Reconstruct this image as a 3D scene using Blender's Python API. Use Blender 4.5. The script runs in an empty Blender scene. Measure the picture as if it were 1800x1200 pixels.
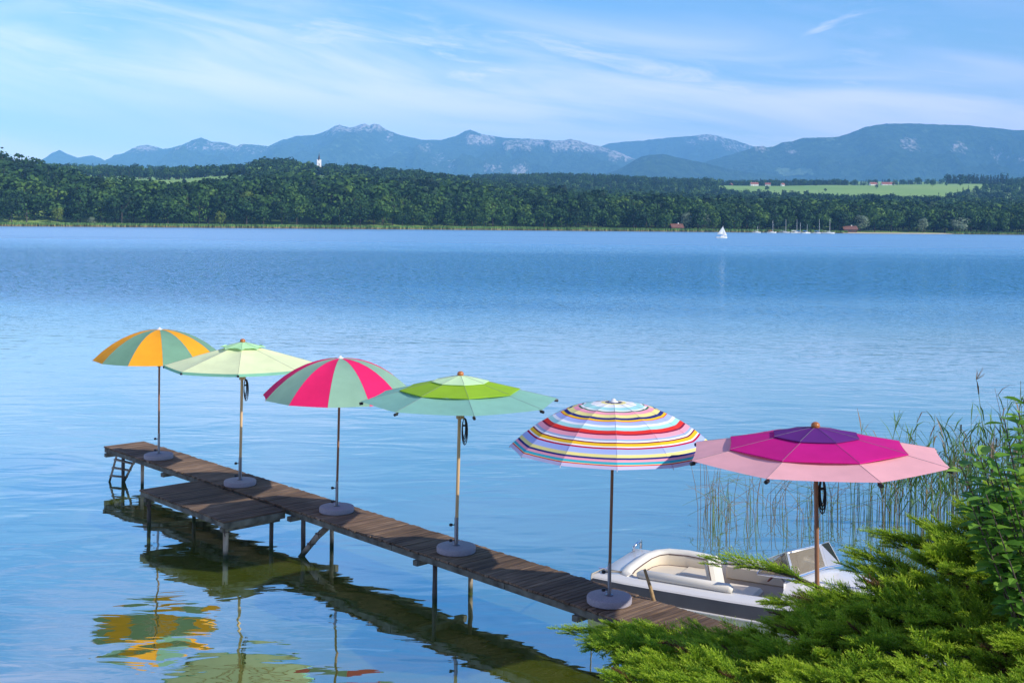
import bpy, math, random
import numpy as np
from mathutils import Vector, Matrix, noise as mnoise
R = math.radians
S = bpy.context.scene
COL = S.collection

# ------------------------------------------------------------------ camera, sky, sun, exposure
F, CX, CY, H, ROLL = 2050.0, 900.0, 392.5, 5.3, R(0.6)
cam_d = bpy.data.cameras.new('camera'); cam = bpy.data.objects.new('camera', cam_d); COL.objects.link(cam)
cam_d.sensor_width = 36.0; cam_d.lens = 36.0*F/1800.0
cam_d.shift_y = -(600-CY)/1800.0
cam_d.clip_start = 0.1; cam_d.clip_end = 60000
cr, sr = math.cos(ROLL), math.sin(ROLL)
cam.matrix_world = Matrix(((cr, -sr, 0, 0), (0, 0, -1, 0), (sr, cr, 0, H), (0, 0, 0, 1)))
S.camera = cam
S.view_settings.view_transform = 'Standard'
S.view_settings.look = 'None'
S.view_settings.exposure = 0.6
S.cycles.volume_bounces = 2
S.view_settings.gamma = 1.0
SUN_AZ, SUN_EL = R(122), R(31)          # azimuth clockwise from +Y
sd = bpy.data.lights.new('sun', 'SUN'); sun = bpy.data.objects.new('sun', sd); COL.objects.link(sun)
sd.energy = 3.9; sd.angle = R(0.5); sd.color = (1.0, 0.93, 0.82)
to_sun = Vector((math.sin(SUN_AZ)*math.cos(SUN_EL), math.cos(SUN_AZ)*math.cos(SUN_EL), math.sin(SUN_EL)))
sun.rotation_euler = to_sun.to_track_quat('Z', 'Y').to_euler()
sun.location = to_sun*50 + Vector((0, 15, 0))

W = bpy.data.worlds.new('World'); S.world = W; W.use_nodes = True
def build_world():
    nt = W.node_tree; nt.nodes.clear(); N = nt.nodes.new; L = nt.links.new
    out = N('ShaderNodeOutputWorld'); bg = N('ShaderNodeBackground'); L(bg.outputs[0], out.inputs[0])
    bg.inputs[1].default_value = 0.15
    sky = N('ShaderNodeTexSky'); sky.sky_type = 'NISHITA'; sky.sun_disc = False
    sky.sun_elevation = SUN_EL; sky.sun_rotation = SUN_AZ
    sky.air_density = 1.0; sky.dust_density = 0.2; sky.ozone_density = 2.0
    tc = N('ShaderNodeTexCoord'); sep = N('ShaderNodeSeparateXYZ'); L(tc.outputs['Generated'], sep.inputs[0])
    def M(op, a, b=None, clamp=False):
        n = N('ShaderNodeMath'); n.operation = op; n.use_clamp = clamp
        for i, v in enumerate((a, b)):
            if v is None: continue
            if hasattr(v, 'is_linked'): L(v, n.inputs[i])
            else: n.inputs[i].default_value = v
        return n.outputs[0]
    az = M('ARCTAN2', sep.outputs[0], sep.outputs[1]); el = M('ARCSINE', sep.outputs[2])
    def noise(ax, ay, tilt, det, rough, off):
        c = N('ShaderNodeCombineXYZ')
        L(M('MULTIPLY', az, ax), c.inputs[0])
        L(M('MULTIPLY', M('ADD', el, M('MULTIPLY', az, tilt)), ay), c.inputs[1]); c.inputs[2].default_value = off
        n = N('ShaderNodeTexNoise'); n.inputs['Scale'].default_value = 1; n.inputs['Detail'].default_value = det
        n.inputs['Roughness'].default_value = rough; n.inputs['Distortion'].default_value = 0.7
        L(c.outputs[0], n.inputs['Vector']); return n.outputs[0]
    def rng(v, a, b, c=0.0, d=1.0):
        n = N('ShaderNodeMapRange'); n.interpolation_type = 'SMOOTHSTEP'; L(v, n.inputs[0])
        for i, x in enumerate((a, b, c, d)): n.inputs[i+1].default_value = x
        return n.outputs[0]
    # broad veil of cirrus: a band sinking to the right, thickest on the left
    broad = rng(noise(2.6, 17, 0.16, 5, 0.55, 3.1), 0.34, 0.66)
    band = M('ABSOLUTE', M('SUBTRACT', M('ADD', el, M('MULTIPLY', az, 0.075)), 0.118))
    env = rng(band, 0.012, 0.075, 1.0, 0.12)
    left = rng(az, -0.46, 0.05, 0.55, 0.0)
    veil = M('MULTIPLY', broad, M('MAXIMUM', env, left))
    wis = rng(noise(6.0, 34, -0.28, 7, 0.62, 9.7), 0.56, 0.80)
    wenv = M('MULTIPLY', rng(el, 0.13, 0.175), rng(az, -0.12, 0.02))
    wisp = M('MULTIPLY', M('MULTIPLY', wis, wenv), 0.75)
    fine = M('MULTIPLY', rng(noise(9, 60, 0.12, 8, 0.65, 1.7), 0.42, 0.8), 0.75)
    cl = M('MULTIPLY', M('MAXIMUM', M('MAXIMUM', M('MULTIPLY', veil, 0.8), wisp), M('MULTIPLY', fine, env)), rng(el, 0.0, 0.05, 0.35, 1.0))
    hs = N('ShaderNodeHueSaturation'); L(sky.outputs[0], hs.inputs['Color'])
    hs.inputs['Saturation'].default_value = 1.35; hs.inputs['Value'].default_value = 0.80
    tint = N('ShaderNodeMix'); tint.data_type = 'RGBA'; tint.blend_type = 'MULTIPLY'; tint.inputs[0].default_value = 1
    L(hs.outputs[0], tint.inputs[6]); hi = N('ShaderNodeMix'); hi.data_type = 'RGBA'; L(rng(el, 0.12, 0.36), hi.inputs[0])
    hi.inputs[6].default_value = (1.04, 0.92, 0.97, 1); hi.inputs[7].default_value = (0.22, 0.84, 1.12, 1); L(hi.outputs[2], tint.inputs[7])
    mx = N('ShaderNodeMix'); mx.data_type = 'RGBA'; L(M('MULTIPLY', cl, 0.74), mx.inputs[0])
    L(tint.outputs[2], mx.inputs[6]); mx.inputs[7].default_value = (9.2, 7.7, 9.7, 1)
    L(mx.outputs[2], bg.inputs[0])
build_world()

# ------------------------------------------------------------------ where a spot of the place lies
def ray(x, y):
    u = (x-CX)/F; v = -(y-CY)/F
    return Vector((u*cr - v*sr, 1.0, u*sr + v*cr))
def P(x, y, z):
    a = ray(x, y); t = (z-H)/a.z; return Vector((a.x*t, t, z))
def PD(x, y, d):
    a = ray(x, y); return Vector((a.x*d, d, H + a.z*d))
def hor(x): return CY + (x-CX)*math.tan(ROLL)

# ------------------------------------------------------------------ materials
MATS = {}
def newmat(name):
    m = bpy.data.materials.new(name); m.use_nodes = True; MATS[name] = m
    nt = m.node_tree; b = nt.nodes['Principled BSDF']; return m, nt, b
def mat(name, col, rough=0.6, metal=0.0, var=0.0, vscale=8.0, stretch=(1, 1, 1), bump=0.0, bscale=40.0, spec=0.4, trans=0.0, col2=None):
    m, nt, b = newmat(name)
    b.inputs['Roughness'].default_value = rough; b.inputs['Metallic'].default_value = metal
    b.inputs['Specular IOR Level'].default_value = spec
    b.inputs['Base Color'].default_value = (*col, 1)
    tc = nt.nodes.new('ShaderNodeTexCoord')
    if var > 0 or col2:
        mp = nt.nodes.new('ShaderNodeMapping'); mp.inputs['Scale'].default_value = stretch
        nt.links.new(tc.outputs['Object'], mp.inputs[0])
        n = nt.nodes.new('ShaderNodeTexNoise'); n.inputs['Scale'].default_value = vscale; n.inputs['Detail'].default_value = 6
        nt.links.new(mp.outputs[0], n.inputs['Vector'])
        r = nt.nodes.new('ShaderNodeValToRGB'); nt.links.new(n.outputs[0], r.inputs[0])
        a = tuple(c*(1-var) for c in col); bb = tuple(min(1, c*(1+var)) for c in col)
        if col2: a, bb = col, col2
        r.color_ramp.elements[0].position = 0.3; r.color_ramp.elements[0].color = (*a, 1)
        r.color_ramp.elements[1].position = 0.7; r.color_ramp.elements[1].color = (*bb, 1)
        nt.links.new(r.outputs[0], b.inputs['Base Color'])
    if bump > 0:
        n2 = nt.nodes.new('ShaderNodeTexNoise'); n2.inputs['Scale'].default_value = bscale; n2.inputs['Detail'].default_value = 5
        nt.links.new(tc.outputs['Object'], n2.inputs['Vector'])
        bp = nt.nodes.new('ShaderNodeBump'); bp.inputs['Strength'].default_value = bump; bp.inputs['Distance'].default_value = 0.01
        nt.links.new(n2.outputs[0], bp.inputs['Height']); nt.links.new(bp.outputs[0], b.inputs['Normal'])
    if trans > 0:
        tr = nt.nodes.new('ShaderNodeBsdfTranslucent'); mx = nt.nodes.new('ShaderNodeMixShader'); mx.inputs[0].default_value = trans
        tr.inputs[0].default_value = (*col, 1)
        src = b.inputs['Base Color']
        if src.is_linked: nt.links.new(src.links[0].from_socket, tr.inputs[0])
        o = nt.nodes['Material Output']
        nt.links.new(b.outputs[0], mx.inputs[1]); nt.links.new(tr.outputs[0], mx.inputs[2]); nt.links.new(mx.outputs[0], o.inputs[0])
    return m
def fabric(name, col): return mat(name, col, 0.85, 0, 0.05, 5, trans=0.22, bump=0.12, bscale=14, spec=0.15)
def leafmat(name, stops, trans=0.25, rough=0.7, spec=0.2, objrand=0.0):
    m, nt, b = newmat(name); b.inputs['Roughness'].default_value = rough; b.inputs['Specular IOR Level'].default_value = spec
    at = nt.nodes.new('ShaderNodeAttribute'); at.attribute_name = 'tint'
    r = nt.nodes.new('ShaderNodeValToRGB'); src = at.outputs['Fac']
    if objrand > 0:
        oi = nt.nodes.new('ShaderNodeObjectInfo'); ma = nt.nodes.new('ShaderNodeMath'); ma.operation = 'MULTIPLY_ADD'
        nt.links.new(oi.outputs['Random'], ma.inputs[0]); ma.inputs[1].default_value = objrand
        sb = nt.nodes.new('ShaderNodeMath'); sb.operation = 'SUBTRACT'; nt.links.new(src, sb.inputs[0]); sb.inputs[1].default_value = objrand*0.5
        nt.links.new(sb.outputs[0], ma.inputs[2]); src = ma.outputs[0]
    nt.links.new(src, r.inputs[0])
    cr_ = r.color_ramp
    while len(cr_.elements) < len(stops): cr_.elements.new(0.5)
    for e, (p, c) in zip(cr_.elements, stops): e.position = p; e.color = (*c, 1)
    nt.links.new(r.outputs[0], b.inputs['Base Color'])
    tr = nt.nodes.new('ShaderNodeBsdfTranslucent'); nt.links.new(r.outputs[0], tr.inputs[0])
    mx = nt.nodes.new('ShaderNodeMixShader'); mx.inputs[0].default_value = trans
    o = nt.nodes['Material Output']
    nt.links.new(b.outputs[0], mx.inputs[1]); nt.links.new(tr.outputs[0], mx.inputs[2]); nt.links.new(mx.outputs[0], o.inputs[0])
    return m

M_plank = None
def plank_material(name, seedscale, dark=1.0):
    # weathered boards: per-board hue from the board attribute, grain along the board, grey bloom and damp stains
    m, nt, b = newmat(name); N = nt.nodes.new; L = nt.links.new
    b.inputs['Roughness'].default_value = 0.8; b.inputs['Specular IOR Level'].default_value = 0.25
    at = N('ShaderNodeAttribute'); at.attribute_name = 'tint'
    tc = N('ShaderNodeTexCoord'); mp = N('ShaderNodeMapping'); mp.inputs['Scale'].default_value = (38, 2.2, 8)
    L(tc.outputs['Object'], mp.inputs[0])
    n = N('ShaderNodeTexNoise'); n.inputs['Scale'].default_value = 1.0; n.inputs['Detail'].default_value = 6; L(mp.outputs[0], n.inputs['Vector'])
    ad = N('ShaderNodeMath'); ad.operation = 'MULTIPLY_ADD'; L(n.outputs[0], ad.inputs[0]); ad.inputs[1].default_value = 0.75
    sb = N('ShaderNodeMath'); sb.operation = 'MULTIPLY_ADD'; L(at.outputs['Fac'], sb.inputs[0]); sb.inputs[1].default_value = 0.24; sb.inputs[2].default_value = -0.01
    L(sb.outputs[0], ad.inputs[2])
    r = N('ShaderNodeValToRGB'); L(ad.outputs[0], r.inputs[0]); e = r.color_ramp.elements
    e[0].position = 0.15; e[0].color = (0.022*dark, 0.014*dark, 0.010*dark, 1)
    e[1].position = 0.85; e[1].color = (0.37*dark, 0.26*dark, 0.175*dark, 1)
    x = e.new(0.5); x.color = (0.15*dark, 0.096*dark, 0.062*dark, 1)
    n2 = N('ShaderNodeTexNoise'); n2.inputs['Scale'].default_value = 1.1; n2.inputs['Detail'].default_value = 4; L(tc.outputs['Object'], n2.inputs['Vector'])
    rr = N('ShaderNodeMapRange'); L(n2.outputs[0], rr.inputs[0]); rr.inputs[1].default_value = .35; rr.inputs[2].default_value = .65; rr.inputs[3].default_value = .6; rr.inputs[4].default_value = 1.15
    mx = N('ShaderNodeMix'); mx.data_type = 'RGBA'; mx.blend_type = 'MULTIPLY'; mx.inputs[0].default_value = 1
    L(r.outputs[0], mx.inputs[6]); L(rr.outputs[0], mx.inputs[7]); L(mx.outputs[2], b.inputs['Base Color'])
    bp = N('ShaderNodeBump'); bp.inputs['Strength'].default_value = 0.5; bp.inputs['Distance'].default_value = 0.006
    L(n.outputs[0], bp.inputs['Height']); L(bp.outputs[0], b.inputs['Normal'])
    return m

M_plank = plank_material('weathered boards', 1)
M_plank2 = plank_material('grey weathered boards', 2, 0.85)
M_beam = mat('mossy edge timber', (0.05, 0.045, 0.035), 0.85, var=0.6, vscale=6, col2=(0.16, 0.16, 0.13), bump=.4)
M_post = mat('bleached post wood', (0.10, 0.075, 0.05), 0.8, vscale=7, stretch=(1, 1, .4), col2=(0.36, 0.30, 0.23), bump=.4)
M_postd = mat('dark wet post', (0.035, 0.03, 0.025), 0.7, vscale=7, stretch=(1, 1, .3), col2=(0.12, 0.1, 0.085), bump=.4)
for m_ in (M_post, M_postd):                               # slime below the splash line
    nt_ = m_.node_tree; b_ = nt_.nodes['Principled BSDF']; src_ = b_.inputs['Base Color'].links[0].from_socket
    g_ = nt_.nodes.new('ShaderNodeNewGeometry'); s_ = nt_.nodes.new('ShaderNodeSeparateXYZ'); nt_.links.new(g_.outputs['Position'], s_.inputs[0])
    r_ = nt_.nodes.new('ShaderNodeMapRange'); nt_.links.new(s_.outputs[2], r_.inputs[0]); r_.inputs[1].default_value = .14; r_.inputs[2].default_value = .05
    x_ = nt_.nodes.new('ShaderNodeMix'); x_.data_type = 'RGBA'; nt_.links.new(r_.outputs[0], x_.inputs[0]); nt_.links.new(src_, x_.inputs[6]); x_.inputs[7].default_value = (.022, .032, .012, 1)
    nt_.links.new(x_.outputs[2], b_.inputs['Base Color'])
M_iron = mat('rusty iron', (0.05, 0.035, 0.03), 0.7, 0.5, col2=(0.12, 0.08, 0.06))
M_conc = mat('granite base', (0.27, 0.25, 0.285), 0.75, var=0.18, vscale=90, bump=.3, bscale=90)
M_steel = mat('steel tube', (0.25, 0.25, 0.28), 0.35, 0.9)
M_knob = mat('black plastic', (0.015, 0.015, 0.016), 0.4)
M_woodL = mat('pale ash pole', (0.50, 0.33, 0.17), 0.45, var=0.2, vscale=4, stretch=(8, 8, .5))
M_woodB = mat('brown pole', (0.20, 0.10, 0.055), 0.45, var=0.25, vscale=4, stretch=(8, 8, .5))
M_woodR = mat('red brown pole', (0.30, 0.15, 0.085), 0.45, var=0.25, vscale=4, stretch=(8, 8, .5))
M_ballw = mat('varnished ball', (0.35, 0.12, 0.03), 0.3, var=0.2)
M_cord = mat('black cord', (0.02, 0.02, 0.025), 0.7)
M_rib = mat('dark rib', (0.06, 0.05, 0.045), 0.5)
M_ribs = mat('fibreglass rib', (0.5, 0.5, 0.52), 0.4)

# ------------------------------------------------------------------ mesh helpers
def tag(o, label=None, cat=None, group=None, kind=None):
    for k, v in (('label', label), ('category', cat), ('group', group), ('kind', kind)):
        if v: o[k] = v
    return o
def link(name, me, parent=None, loc=None):
    o = bpy.data.objects.new(name, me); COL.objects.link(o)
    if parent: o.parent = parent
    if loc is not None: o.location = loc
    return o
def empty(name, loc, label, cat, group=None, rz=0.0):
    o = link(name, None, None, loc); o.rotation_euler = (0, 0, rz); o.empty_display_size = 0.2
    return tag(o, label, cat, group)
class MB:
    def __init__(s): s.v = []; s.f = []; s.m = []; s.t = []
    def add(s, vs, fs, mi=0, t=0.5):
        b = len(s.v); s.v += [tuple(v) for v in vs]
        for f in fs: s.f.append([b+i for i in f]); s.m.append(mi); s.t.append(t)
        return s
    def box(s, c, sz, mi=0, t=0.5, rot=None, bev=0.0):
        x, y, z = (q/2 for q in sz); c = Vector(c)
        if bev > 0:
            vs = []; fs = []
            b = min(bev, x*.9, y*.9, z*.9)
            for sx in (-1, 1):
                for sy in (-1, 1):
                    for sz_ in (-1, 1):
                        vs += [Vector((sx*(x-b), sy*(y-b), sz_*z)), Vector((sx*(x-b), sy*y, sz_*(z-b))), Vector((sx*x, sy*(y-b), sz_*(z-b)))]
            import bmesh
            bm = bmesh.new()
            for q in vs: bm.verts.new(q)
            r = bmesh.ops.convex_hull(bm, input=bm.verts)
            bm.verts.index_update()
            vs = [q.co.copy() for q in bm.verts]; fs = [[q.index for q in f.verts] for f in bm.faces]; bm.free()
        else:
            vs = [Vector((i*x, j*y, k*z)) for i in (-1, 1) for j in (-1, 1) for k in (-1, 1)]
            fs = [(0, 1, 3, 2), (4, 6, 7, 5), (0, 4, 5, 1), (2, 3, 7, 6), (0, 2, 6, 4), (1, 5, 7, 3)]
        if rot is not None: vs = [rot @ q for q in vs]
        return s.add([q+c for q in vs], fs, mi, t)
    def tube(s, pts, rad, n=8, mi=0, t=0.5, cap=True):
        pts = [Vector(p) for p in pts]
        if not hasattr(rad, '__len__'): rad = [rad]*len(pts)
        d0 = (pts[1]-pts[0]).normalized(); up = Vector((0, 0, 1)) if abs(d0.z) < .9 else Vector((1, 0, 0))
        a = d0.cross(up).normalized(); vs = []; fs = []
        for i, p in enumerate(pts):
            d = (pts[min(i+1, len(pts)-1)]-pts[max(i-1, 0)]).normalized()
            a = (a - d*a.dot(d)).normalized(); b = d.cross(a)
            for k in range(n):
                an = 2*math.pi*k/n; vs.append(p + (a*math.cos(an)+b*math.sin(an))*rad[i])
        for i in range(len(pts)-1):
            for k in range(n): fs.append((i*n+k, i*n+(k+1) % n, (i+1)*n+(k+1) % n, (i+1)*n+k))
        if cap: fs += [tuple(range(n-1, -1, -1)), tuple((len(pts)-1)*n+k for k in range(n))]
        return s.add(vs, fs, mi, t)
    def lathe(s, prof, n=24, mi=0, t=0.5, c=(0, 0, 0)):
        vs = []; fs = []
        for r, z in prof:
            for k in range(n): an = 2*math.pi*k/n; vs.append((c[0]+r*math.cos(an), c[1]+r*math.sin(an), c[2]+z))
        for i in range(len(prof)-1):
            for k in range(n): fs.append((i*n+k, i*n+(k+1) % n, (i+1)*n+(k+1) % n, (i+1)*n+k))
        fs += [tuple(range(n-1, -1, -1)), tuple((len(prof)-1)*n+k for k in range(n))]
        return s.add(vs, fs, mi, t)
    def grid(s, rows, mi=0, t=0.5, closed=False):
        n = len(rows[0]); vs = [p for r in rows for p in r]; fs = []
        for i in range(len(rows)-1):
            for k in range(n if closed else n-1):
                fs.append((i*n+k, i*n+(k+1) % n, (i+1)*n+(k+1) % n, (i+1)*n+k))
        return s.add(vs, fs, mi, t)
    def mesh(s, name, mats, smooth=False):
        me = bpy.data.meshes.new(name); me.from_pydata(s.v, [], s.f)
        for m in (mats if isinstance(mats, (list, tuple)) else [mats]): me.materials.append(m)
        me.polygons.foreach_set('material_index', s.m)
        a = me.attributes.new('tint', 'FLOAT', 'FACE'); a.data.foreach_set('value', s.t)
        if smooth: me.polygons.foreach_set('use_smooth', [True]*len(s.f))
        me.update(); return me
    def build(s, name, mats, parent=None, loc=None, smooth=False, angle=None):
        me = s.mesh(name, mats, smooth)
        o = link(name, me, parent, loc)
        if angle:
            me.set_sharp_from_angle(angle=R(angle))
        return o
def np_mesh(name, V, Fc, tint, mats, mi=None, smooth=False):
    V = np.asarray(V, np.float32); Fc = np.asarray(Fc, np.int32); n, k = Fc.shape
    me = bpy.data.meshes.new(name)
    me.vertices.add(len(V)); me.vertices.foreach_set('co', V.ravel())
    me.loops.add(n*k); me.loops.foreach_set('vertex_index', Fc.ravel())
    me.polygons.add(n); me.polygons.foreach_set('loop_start', np.arange(0, n*k, k, dtype=np.int32))
    for m in (mats if isinstance(mats, (list, tuple)) else [mats]): me.materials.append(m)
    if mi is not None: me.polygons.foreach_set('material_index', np.asarray(mi, np.int32))
    if tint is not None:
        a = me.attributes.new('tint', 'FLOAT', 'FACE'); a.data.foreach_set('value', np.asarray(tint, np.float32))
    if smooth: me.polygons.foreach_set('use_smooth', np.ones(n, bool))
    me.update(calc_edges=True); me.validate()
    return me

# ------------------------------------------------------------------ water
def water_material():
    m, nt, b = newmat('lake water'); N = nt.nodes.new; L = nt.links.new
    geo = N('ShaderNodeNewGeometry'); sep = N('ShaderNodeSeparateXYZ'); L(geo.outputs['Position'], sep.inputs[0])
    def M(op, a, b_=None, c=None):
        n = N('ShaderNodeMath'); n.operation = op
        for i, v in enumerate((a, b_, c)):
            if v is None: continue
            if hasattr(v, 'is_linked'): L(v, n.inputs[i])
            else: n.inputs[i].default_value = v
        return n.outputs[0]
    def nz(sx, sy, rot, det, off=0.0, dist=0.3):
        mp = N('ShaderNodeMapping'); mp.inputs['Scale'].default_value = (sx, sy, 1); mp.inputs['Rotation'].default_value = (0, 0, R(rot)); mp.inputs['Location'].default_value = (off, off*.7, off)
        L(geo.outputs['Position'], mp.inputs[0])
        n = N('ShaderNodeTexNoise'); n.inputs['Scale'].default_value = 1; n.inputs['Detail'].default_value = det; n.inputs['Distortion'].default_value = dist
        L(mp.outputs[0], n.inputs['Vector']); return n.outputs[0]
    def rg(v, a, b_, c=0.0, d=1.0):
        n = N('ShaderNodeMapRange'); n.interpolation_type = 'SMOOTHSTEP'; L(v, n.inputs[0])
        for i, x in enumerate((a, b_, c, d)): n.inputs[i+1].default_value = x
        return n.outputs[0]
    Y = sep.outputs[1]
    warp = M('MULTIPLY_ADD', nz(0.012, 0.03, 8, 3, 4.0), 90.0, -45.0)
    Yw = M('ADD', Y, M('MULTIPLY', warp, M('MULTIPLY', Y, 0.006)))
    ruff = M('MULTIPLY', rg(Yw, 52, 95), rg(Yw, 150, 290, 1.0, 0.5))
    streak = M('MULTIPLY', rg(nz(0.0022, 0.02, 3, 3, 7.0), 0.60, 0.66), rg(Yw, 250, 330))
    patch = rg(nz(0.09, 0.20, 12, 3, 1.3), 0.42, 0.62)            # gentle cat's-paws nearer by
    calm = rg(Yw, 26, 60)                                          # very near: smooth
    swell = nz(0.45, 0.95, 14, 2, 2.0, 0.6)
    rip = nz(1.3, 3.4, 10, 2, 5.0, 0.8)
    fine = nz(6.0, 8.0, 6, 2, 8.0, 0.5)
    far = rg(Yw, 190, 300, 1.0, 0.6)
    h = M('MULTIPLY', swell, M('MULTIPLY', far, 0.020))
    h = M('MULTIPLY_ADD', rip, M('MULTIPLY', far, M('MULTIPLY_ADD', patch, 0.0020, M('MULTIPLY_ADD', calm, 0.0090, 0.0012))), h)
    h = M('MULTIPLY_ADD', fine, M('MULTIPLY_ADD', M('MAXIMUM', ruff, streak), 0.034, M('MULTIPLY', M('MULTIPLY', calm, patch), 0.0014)), h)
    h = M('MULTIPLY_ADD', rip, M('MULTIPLY', M('MAXIMUM', ruff, streak), 0.04), h)
    bp = N('ShaderNodeBump'); bp.inputs['Strength'].default_value = 1.0; bp.inputs['Distance'].default_value = 1.0
    L(h, bp.inputs['Height'])
    gl = N('ShaderNodeBsdfGlossy'); gl.inputs['Roughness'].default_value = 0.02; gl.inputs[0].default_value = (0.90, 0.99, 0.98, 1)
    # chop too fine to see singly far out: facets tilted at random about the swell
    mpc = N('ShaderNodeMapping'); mpc.inputs['Scale'].default_value = (2.3, 3.6, 1); L(geo.outputs['Position'], mpc.inputs[0])
    nc = N('ShaderNodeTexNoise'); nc.inputs['Scale'].default_value = 1; nc.inputs['Detail'].default_value = 3; L(mpc.outputs[0], nc.inputs['Vector'])
    v1 = N('ShaderNodeVectorMath'); v1.operation = 'SUBTRACT'; L(nc.outputs['Color'], v1.inputs[0]); v1.inputs[1].default_value = (.5, .5, .5)
    v2 = N('ShaderNodeVectorMath'); v2.operation = 'MULTIPLY'; L(v1.outputs[0], v2.inputs[0]); v2.inputs[1].default_value = (1, 1, 0)
    v3 = N('ShaderNodeVectorMath'); v3.operation = 'SCALE'; L(v2.outputs[0], v3.inputs[0])
    L(M('MULTIPLY', M('MAXIMUM', ruff, M('MULTIPLY', streak, 0.95)), rg(Yw, 60, 110, 0.3, 2.2)), v3.inputs['Scale'])
    vb = N('ShaderNodeCombineXYZ'); L(M('MULTIPLY', ruff, -0.15), vb.inputs[1])      # wind waves lean one way
    v3b = N('ShaderNodeVectorMath'); v3b.operation = 'ADD'; L(v3.outputs[0], v3b.inputs[0]); L(vb.outputs[0], v3b.inputs[1])
    v4 = N('ShaderNodeVectorMath'); v4.operation = 'ADD'; L(v3b.outputs[0], v4.inputs[0]); L(bp.outputs[0], v4.inputs[1])
    v5 = N('ShaderNodeVectorMath'); v5.operation = 'NORMALIZE'; L(v4.outputs[0], v5.inputs[0])
    L(v5.outputs[0], gl.inputs['Normal'])
    L(M('MULTIPLY_ADD', rg(Y, 90, 380), 0.30, 0.02), gl.inputs['Roughness'])
    df = N('ShaderNodeBsdfDiffuse'); df.inputs[0].default_value = (0.090, 0.120, 0.010, 1)
    fr = N('ShaderNodeFresnel'); fr.inputs[0].default_value = 1.33; L(bp.outputs[0], fr.inputs['Normal'])
    fac = M('POWER', fr.outputs[0], rg(Y, 45, 110, 0.25, 0.70))
    dp = N('ShaderNodeMix'); dp.data_type = 'RGBA'; L(rg(Y, 38, 100), dp.inputs[0]); dp.inputs[6].default_value = (0.090, 0.120, 0.010, 1); dp.inputs[7].default_value = (0.004, 0.165, 0.27, 1)   # olive shallows, turquoise deep water
    L(dp.outputs[2], df.inputs[0])
    mx = N('ShaderNodeMixShader'); L(fac, mx.inputs[0]); L(df.outputs[0], mx.inputs[1]); L(gl.outputs[0], mx.inputs[2])
    L(mx.outputs[0], nt.nodes['Material Output'].inputs[0])
    nt.nodes.remove(b)
    return m
wm = MB(); wm.add([(-9400, -60, 0), (9400, -60, 0), (9400, 1300, 0), (-9400, 1300, 0)], [(0, 1, 2, 3)])
water = tag(wm.build('water', water_material()), kind='structure')

# ------------------------------------------------------------------ far country: terrain, mountains
XS = [-400, 0, 150, 300, 480, 600, 740, 800, 1000, 1200, 1300, 1500, 1700, 1800, 2200]
YL = {
 1: [300, 306, 351, 369, 343, 350, 358, 362, 375, 388, 390, 392, 396, 398, 400],
 2: [300, 310, 312, 317, 306, 311, 322, 330, 352, 360, 362, 362, 366, 368, 370],
 3: [290, 300, 303, 306, 303, 308, 318, 322, 318, 327, 328, 327, 325, 325, 325],
 4: [290, 300, 300, 300, 300, 305, 318, 322, 322, 325, 325, 322, 322, 322, 322]}
def d0(x): return 760 + min(max(x, -400), 2200)*0.135
def layer_d(k, x): return (d0(x), d0(x)+330, 1900.0, 3000.0, 4500.0)[k]
def layer_z(k, x):
    if k == 0: return 0.5
    y = float(np.interp(x, XS, YL[k])); return PD(x, y, layer_d(k, x)).z
def ground(x, s):
    "x: bearing in photo columns, s: 0 shore .. 4 last rise -> world point on the ground"
    k = min(int(s), 3); t = s-k
    d = layer_d(k, x)*(1-t) + layer_d(k+1, x)*t
    tt = t*t*(3-2*t) if k > 0 else t**0.9
    z = layer_z(k, x)*(1-tt) + layer_z(k+1, x)*tt
    u = (x-CX)/F
    return Vector((u*d, d, z))
def build_terrain():
    cols = list(range(-700, 2521, 20)); rows = []
    svals = [0.0] + [i/8 for i in range(1, 33)]
    def beach(s_, dz):
        r = []
        for x in cols:
            p = ground(x, s_); r.append((p.x, p.y+dz, -0.6 if dz < 0 else p.z))
        return r
    rows.append(beach(0, -6))
    for s_ in svals:
        r = []
        for x in cols:
            p = ground(x, s_)
            if s_ > .3: p.z += 2.5*mnoise.noise(Vector((p.x*.006, p.y*.006, 0)))
            r.append(tuple(p))
        rows.append(r)
    for dd, zz in ((5200, 90), (6000, 30), (6800, 5), (20300, 0)):
        rows.append([((x-CX)/F*dd, dd, zz) for x in cols])
    b = MB(); b.grid(rows)
    m = mat('meadow', (0.17, 0.31, 0.05), 0.9, vscale=0.004, col2=(0.27, 0.38, 0.08))
    return tag(b.build('terrain', m, smooth=True), kind='structure')
build_terrain()

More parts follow.
